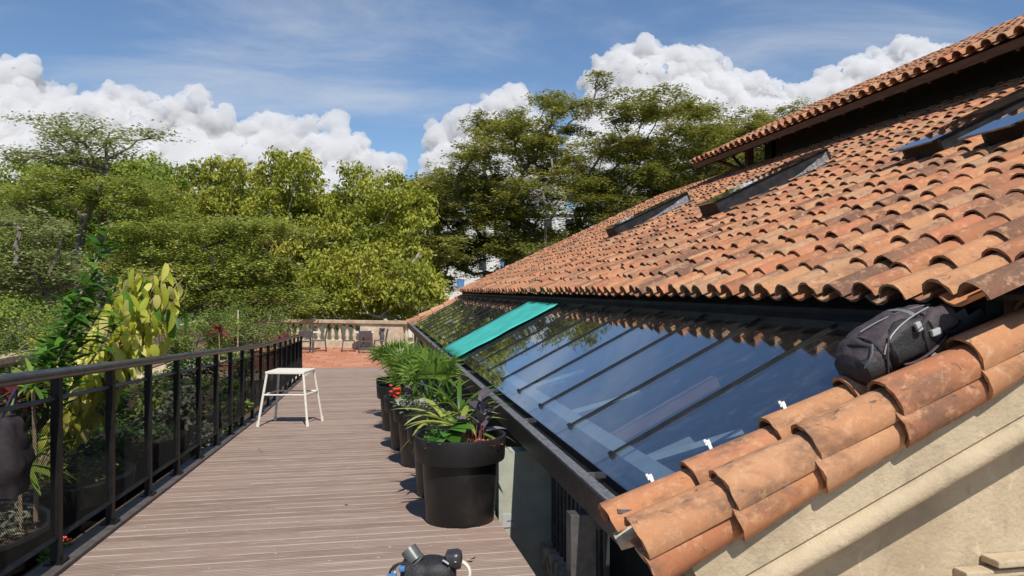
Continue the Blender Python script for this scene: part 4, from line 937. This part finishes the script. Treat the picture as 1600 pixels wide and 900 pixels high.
M['bp_black'] = simple('black_nylon', (.011, .0105, .012), (.020, .019, .021), .6, 30, bmp=.4, bscale=80, obj=True)
M['bp_trim'] = simple('grey_webbing', (.13, .13, .14), (.17, .17, .175), .6, 60, obj=True)
M['silver'] = simple('silver_plastic', (.62, .61, .60), None, .3, metal=.5)
M['bp_hi'] = simple('pale_piping', (.26, .24, .24), None, .5)
bp = empty('backpack'); bp.matrix_world = MG @ Matrix.Translation((1.17, 3.26, .030)) @ Matrix.Rotation(R(4), 4, 'Z') @ Matrix.Diagonal((1.03, 1.0, .90, 1)); tag(bp, 'dark grey and black backpack lying on the roof tiles beside the glass', 'backpack')
body = interp([(0, 0, .085, .06, .055), (.02, 0, .095, .115, .085), (.08, 0, .115, .135, .115), (.18, 0, .13, .14, .13), (.30, 0, .135, .14, .135), (.42, .01, .125, .13, .12), (.52, .01, .105, .11, .095), (.575, .01, .085, .08, .06), (.59, .01, .08, .04, .03)], 4)
q = MB(); q.add(*sec_loft(interp(body, 2), 56, seed=3, wrinkle=.022)); q.build('body', M['bp_purple'], bp, smooth=True)
q = MB(); q.add(*sec_loft(interp([(-.004, 0, .080, .05, .045), (.012, 0, .085, .115, .080), (.06, 0, .098, .136, .098), (.10, 0, .095, .139, .085), (.12, 0, .08, .12, .06)], 4), 40, seed=11, wrinkle=.014)); q.build('base_panel', M['bp_black'], bp, smooth=True)
pk = interp([(.13, -.095, .125, .03, .05), (.15, -.105, .13, .055, .095), (.25, -.11, .135, .062, .108), (.38, -.10, .13, .055, .095), (.47, -.085, .12, .04, .07), (.50, -.075, .115, .015, .03)], 4)
q = MB(); q.add(*sec_loft(pk, 28, seed=9, wrinkle=.024)); pocket = q.build('front_pocket', M['bp_black'], bp, smooth=True)
pk = interp([(.36, -.09, .14, .03, .05), (.38, -.10, .15, .055, .085), (.46, -.095, .145, .06, .085), (.54, -.08, .13, .05, .07), (.57, -.07, .12, .02, .03)], 4)
q = MB(); q.add(*sec_loft(pk, 28, seed=5, wrinkle=.024)); q.build('top_pocket', M['bp_purple'], bp, smooth=True)
def arc(p0, p1, p2, n=12):
    p0, p1, p2 = map(Vector, (p0, p1, p2)); return [(1 - t) ** 2 * p0 + 2 * t * (1 - t) * p1 + t * t * p2 for t in np.linspace(0, 1, n)]
q = MB(); q.tube(arc((.10, -.15, .15), (.16, -.16, .27), (.44, -.11, .235)), .0045, 6); q.build('piping', M['bp_hi'], bp, smooth=True)
q = MB(); q.tube(arc((.09, -.14, .05), (.10, -.17, .16), (.16, -.15, .225)), .005, 6); q.build('piping', M['bp_purple'], bp, smooth=True)
q = MB(); q.tube(arc((.34, -.165, .20), (.30, -.175, .12), (.33, -.15, .03)), .012, 6, sy=.35); q.build('strap', M['bp_trim'], bp, smooth=True)
q = MB(); q.tube(arc((.42, -.13, .23), (.36, -.18, .21), (.28, -.175, .19)), .014, 6, sy=.35); q.build('strap', M['bp_purple'], bp, smooth=True)
q = MB(); q.box(.285, .315, -.185, -.165, .175, .225); q.build('buckle', M['silver'], bp, bevel=.006); q = MB(); q.box(.325, .375, -.185, -.163, .165, .20, Matrix.Rotation(.15, 4, 'Y')); q.build('buckle', M['silver'], bp, bevel=.006)
q = MB(); q.tube([(.33, -.15, .03), (.335, -.175, .005), (.31, -.215, -.04), (.30, -.235, -.10)], .016, 6, sy=.25); q.build('hanging_strap', M['bp_trim'], bp, smooth=True)
def bring(x, k=1.012, lo=-.4, hi=3.5, n=30, r=.004, mat='bp_black', name='seam', sy=1.0, x1=None):
    # a tube that follows the skin of the bag between two angles
    for a_, b_ in zip(bsec[:-1], bsec[1:]):
        if a_[0] <= x <= b_[0]: t = (x - a_[0]) / (b_[0] - a_[0]); sec = [p + (q_ - p) * t for p, q_ in zip(a_, b_)]
    pts = []
    for i in range(n):
        an = lo + (hi - lo) * i / (n - 1); c, s_ = math.cos(an), math.sin(an); ex = 2 / 2.6
        pts.append((x + (0 if x1 is None else (x1 - x) * i / (n - 1)), sec[1] + math.copysign(abs(c) ** ex, c) * sec[3] * k, sec[2] + math.copysign(abs(s_) ** ex, s_) * sec[4] * k))
    q = MB(); q.tube(pts, r, 6, sy=sy); return q.build(name, M[mat], bp, smooth=True)
bsec = [(0, 0, .085, .06, .055), (.02, 0, .095, .115, .085), (.08, 0, .115, .135, .115), (.18, 0, .13, .14, .13), (.30, 0, .135, .14, .135), (.42, .01, .125, .13, .12), (.52, .01, .105, .11, .095), (.575, .01, .085, .08, .06)]
bring(.10, 1.03, r=.005); bring(.36, 1.04, lo=1.2, hi=4.2, r=.012, mat='bp_trim', name='compression_strap', sy=.3); bring(.50, 1.05, lo=.6, hi=4.0, r=.010, mat='bp_black', name='compression_strap', sy=.35); bring(.06, 1.05, lo=1.5, hi=4.4, r=.006, x1=.14)
q = MB(); q.tube(arc((.12, -.02, .262), (.30, -.05, .29), (.53, -.02, .205)), .004, 6); q.build('zip', M['bp_trim'], bp, smooth=True)
q = MB(); q.tube(arc((.16, -.168, .06), (.26, -.185, .02), (.44, -.15, .07)), .009, 8, sy=.6); q.build('pocket_hem', M['bp_purple'], bp, smooth=True)
q = MB(); q.tube(arc((.42, -.155, .10), (.50, -.16, .05), (.60, -.07, .09)), .020, 8, sy=.4); q.build('shoulder_strap', M['bp_black'], bp, smooth=True)
q = MB(); q.tube(arc((.585, .03, .09), (.70, .0, .10), (.60, -.06, .075)), .016, 8, sy=.5); q.build('loop_handle', M['bp_purple'], bp, smooth=True)
q = MB(); q.tube(arc((.02, -.10, .12), (.05, -.14, .165), (.09, -.10, .20)), .022, 8, sy=.35); q.build('side_patch', M['bp_trim'], bp, smooth=True)
# bag at the bottom of the picture, with a grey cylinder strapped on it
bx = P(672, 905, 3.75); zb = deck_z(bx.y) + .003; hb = P(672, 868, 3.75).z - zb
bg_ = empty('shoulder_bag', (bx.x, bx.y, zb)); bg_.rotation_euler.z = -PSI; tag(bg_, 'black bag with a grey cylinder and blue straps standing on the deck', 'bag')
sx_ = lambda p: (p - 672) / F * 3.75
body = interp([(sx_(627), 0, hb * .46, .05, hb * .36), (sx_(632), 0, hb * .48, .09, hb * .44), (sx_(655), 0, hb * .50, .11, hb * .48), (sx_(685), 0, hb * .50, .11, hb * .49), (sx_(705), 0, hb * .48, .10, hb * .46), (sx_(712), 0, hb * .46, .06, hb * .38)], 4)
q = MB(); q.add(*sec_loft(body, 28, seed=2, wrinkle=.012)); q.build('body', M['bp_black'], bg_, smooth=True)
q = MB(); q.tube([(sx_(651), -.02, hb * .93), (sx_(638), .0, hb * 1.13)], [.042, .042], 20); q.tube([(sx_(652), -.02, hb * .915), (sx_(650), -.02, hb * .945)], .045, 20); q.build('cylinder', simple('grey_metal_cylinder', (.10, .11, .105), (.14, .15, .145), .35, 9, metal=.4), bg_, smooth=True)
cp = interp([(sx_(695), -.03, hb * .96, .02, .015), (sx_(699), -.03, hb * .975, .045, .04), (sx_(715), -.03, hb * .975, .05, .045), (sx_(721), -.03, hb * .97, .04, .04), (sx_(723), -.03, hb * .965, .015, .015)], 3)
q = MB(); q.add(*sec_loft(cp, 20, seed=1, wrinkle=.004)); cph = q.build('camera_head', simple('black_rubber', (.03, .03, .032), None, .35), bg_, smooth=True)
q = MB(); q.tube(arc((sx_(694), -.075, hb * 1.01), (sx_(699), -.085, hb * 1.0), (sx_(703), -.085, hb * .95)), .005, 6); q.box(sx_(712), sx_(715), -.088, -.08, hb * .985, hb * 1.0); q.build('metal_ring', M['silver'], cph)
q = MB(); q.box(sx_(628), sx_(637), -.115, -.085, hb * .84, hb * .93); q.box(sx_(607), sx_(622), -.06, -.03, hb * .60, hb * .70); q.build('blue_strap', simple('blue_nylon', (.06, .20, .46), (.05, .16, .38), .6, 30), bg_, bevel=.006)
q = MB(); q.tube(arc((sx_(632), -.02, hb * .88), (sx_(604), -.03, hb * .86), (sx_(611), -.03, hb * .45)), .012, 8, sy=.5); q.build('strap', M['bp_black'], bg_, smooth=True)
q = MB(); q.tube(arc((sx_(718), 0, hb * .90), (sx_(745), -.01, hb * .78), (sx_(728), -.02, hb * .40)), .013, 8, sy=.7); q.tube(arc((sx_(622), -.01, hb * .84), (sx_(612), -.01, hb * .74), (sx_(620), -.01, hb * .55)), .009, 6); q.build('white_strap', simple('cream_webbing', (.66, .61, .50), None, .7), bg_, smooth=True)
# dark bag hung on the outside of the fence
hp = Vector((FX - .20, 4.70, deck_z(4.7) + .70)); hb_ = empty('hanging_bag', hp); hb_.scale = (.9, .8, .85); tag(hb_, 'dark grey cloth bag hanging on the outside of the fence', 'bag')
body = interp([(-.30, 0, 0, .04, .05), (-.27, 0, 0, .10, .14), (-.10, 0, 0, .13, .20), (.08, 0, 0, .11, .17), (.2, 0, 0, .07, .12), (.25, 0, 0, .03, .08)], 4)
v_, f_ = sec_loft(body, 28, seed=7, wrinkle=.03); q = MB(); q.add([(p[1], p[2], p[0]) for p in v_], f_); q.build('body', simple('charcoal_cloth', (.035, .028, .033), (.075, .062, .070), .85, 14, bmp=.5, obj=True), hb_, smooth=True)
q = MB(); q.tube(arc((0, -.08, .22), (.12, -.02, .62), (0, .08, .22)), .014, 6, sy=.5); q.build('strap', simple('navy_webbing', (.03, .035, .08), None, .7), hb_, smooth=True)

# ------------------------------------------------------------------ far buildings
def block(name, label, px0, px1, ytop, ybot, D, depth, rows, cols, mat, group=None, wfrac=.5):
    A = P(px0, HOR, D); B = P(px1, HOR, D); zt = P(0, ytop, D).z; c = (A + B) / 2; wd = (B - A).length
    r = empty(name, (c.x, c.y, GZ_)); r.rotation_euler.z = -PSI; tag(r, label, 'building', group); H = zt - GZ_
    q = MB(); q.box(-wd / 2, wd / 2, 0, depth, 0, H); q.build('wall', mat, r)
    zb_ = P(0, ybot, D).z - GZ_
    for i in range(rows):
        for j in range(cols):
            x = -wd / 2 + wd * (j + .5) / cols; z = zb_ + (H - zb_) * (i + .5) / rows; ww = wd / cols * wfrac / 2; hh = (H - zb_) / rows * .27
            f = MB(); f.box(x - ww, x + ww, -.06, .02, z - hh, z + hh); f.build('window', M['win_dark'] if (i + j) % 3 else M['blue_panel'], r)
    q = MB(); q.box(-wd / 2 - .3, wd / 2 + .3, -.3, depth + .3, H, H + .4); q.build('roof', mat, r)
    return r
block('office_building', 'white low building glimpsed through the feathery tree', 600, 1010, 335, 460, 95, 14, 4, 12, M['white_wall'], wfrac=.35)
tw = block('tower', 'pale tower block top standing above the trees', 737, 772, 208, 270, 240, 10, 4, 3, M['white_wall'], wfrac=.3)
q = MB(); a_ = P(757, 300, 70); b_ = P(757, 205, 70); q.tube([(a_.x, a_.y, GZ_), (b_.x, b_.y, b_.z)], [.2, .14], 8); o = q.build('mast', M['win_dark']); tag(o, 'thin dark mast rising from the trees before the tower', 'mast')

# ------------------------------------------------------------------ clouds: billowed closed bodies, lit by the sun
def cloud_mat():
    m, t, b = new_mat('cloud'); t.nodes.remove(b); out = t.nodes['Material Output']
    v = N(t, 'ShaderNodeVolumePrincipled'); v.inputs['Color'].default_value = (.905, .905, .912, 1); v.inputs['Density'].default_value = .030; v.inputs['Anisotropy'].default_value = .1
    t.links.new(v.outputs[0], out.inputs['Volume']); return m
CM = cloud_mat()
def cloud(label, D, prof, ybase, seed, voxel=8.5, rr=(38, 95)):
    """prof: outline points (px, py) of the cloud tops; filled down to ybase with overlapping puffs"""
    rd = random.Random(seed); bm = bmesh.new(); k = D / F
    for (x0, y0), (x1, y1) in zip(prof[:-1], prof[1:]):
        n = max(2, int(abs(x1 - x0) / 12))
        for i in range(n):
            t = (i + rd.random()) / n; x = x0 + (x1 - x0) * t; yt = y0 + (y1 - y0) * t; y = yt
            while y < ybase:
                f = min(1, (y - yt) / 90); rp = rd.choice((10, 15, 22, 30)) * rd.uniform(.85, 1.15) * (1 + .8 * f); c = P(x + rd.uniform(-5, 5), y + rp + rd.uniform(-3, 3), D - (y - yt) * k * .9 + rd.uniform(-25, 25) * k * (1 - .4 * f))
                bmesh.ops.create_icosphere(bm, subdivisions=2, radius=rp * k, matrix=Matrix.Translation(c) @ Matrix.Scale(rd.uniform(.85, 1.2), 4, Vector((1, 0, 0)))); y += rp * rd.uniform(1.0, 1.7)
    me = bpy.data.meshes.new('cloud'); bm.to_mesh(me); bm.free(); o = link('cloud', me)
    md = o.modifiers.new('r', 'REMESH'); md.mode = 'VOXEL'; md.voxel_size = voxel
    dg = bpy.context.evaluated_depsgraph_get(); ne = bpy.data.meshes.new_from_object(o.evaluated_get(dg)); o.modifiers.clear(); o.data = ne
    nv = len(ne.vertices); co = np.empty(nv * 3, np.float32); ne.vertices.foreach_get('co', co); co = co.reshape(-1, 3); nr = np.empty(nv * 3, np.float32); ne.vertices.foreach_get('normal', nr); nr = nr.reshape(-1, 3)
    dsp = np.empty(nv, np.float32)
    for i in range(nv):
        p = Vector(co[i]); s = 0; amp = 1; fr = 1 / (60 * k)
        for oc in range(5):
            s += amp * (abs(mnoise.noise(p * fr)) * 2.4 - .6) ; amp *= .52; fr *= 2.15
        dsp[i] = s
    co = co + nr * (dsp * 12 * k)[:, None]; ne.vertices.foreach_set('co', co.ravel()); ne.update()
    ne.polygons.foreach_set('use_smooth', np.ones(len(ne.polygons), bool)); ne.materials.clear(); ne.materials.append(CM)
    tag(o, label, 'cloud', 'white heaped clouds'); return o
cloud('long heaped white cloud bank above the wood', 3400, [(-140, 60), (-60, 85), (0, 82), (40, 88), (75, 110), (85, 138), (130, 132), (190, 128), (225, 142), (258, 160), (285, 138), (320, 142), (330, 172), (400, 186), (420, 172), (470, 182), (525, 178), (540, 205), (585, 225), (612, 245), (615, 275)], 290, 1)
cloud('rounded white cloud beside the pale tower', 3600, [(668, 205), (690, 185), (715, 170), (750, 142), (790, 136), (835, 148), (850, 170)], 270, 2)
cloud('large white cloud over the feathery tree and the clerestory roof', 3800, [(925, 80), (960, 66), (1010, 62), (1070, 66), (1110, 90), (1145, 110), (1165, 128), (1175, 108), (1215, 118), (1240, 134), (1290, 106), (1340, 84), (1400, 62), (1445, 60), (1475, 78), (1540, 110)], 220, 3)

# dry leaves and scraps on the deck
dm = simple('dry_leaf', (.42, .34, .25), (.22, .15, .09), .9, 40)
lv = MB(); lv.add([(0, 0, .003), (.022, -.014, .010), (.05, 0, .004), (.022, .014, .012), (.062, .002, .012)], [(0, 1, 2, 3), (1, 4, 2)]); lme = lv.mesh('dry_leaf', dm)
for x, y in ((-1.25, 9.0), (-1.31, 9.12), (-.2, 6.1), (.55, 4.45), (.62, 4.5)):
    o = link('dry_leaf', lme, None, (x, y, deck_z(y) + .001)); o.rotation_euler.z = random.random() * 6; tag(o, 'small dry leaf lying on the deck boards', 'leaf', 'dry leaves on the deck')
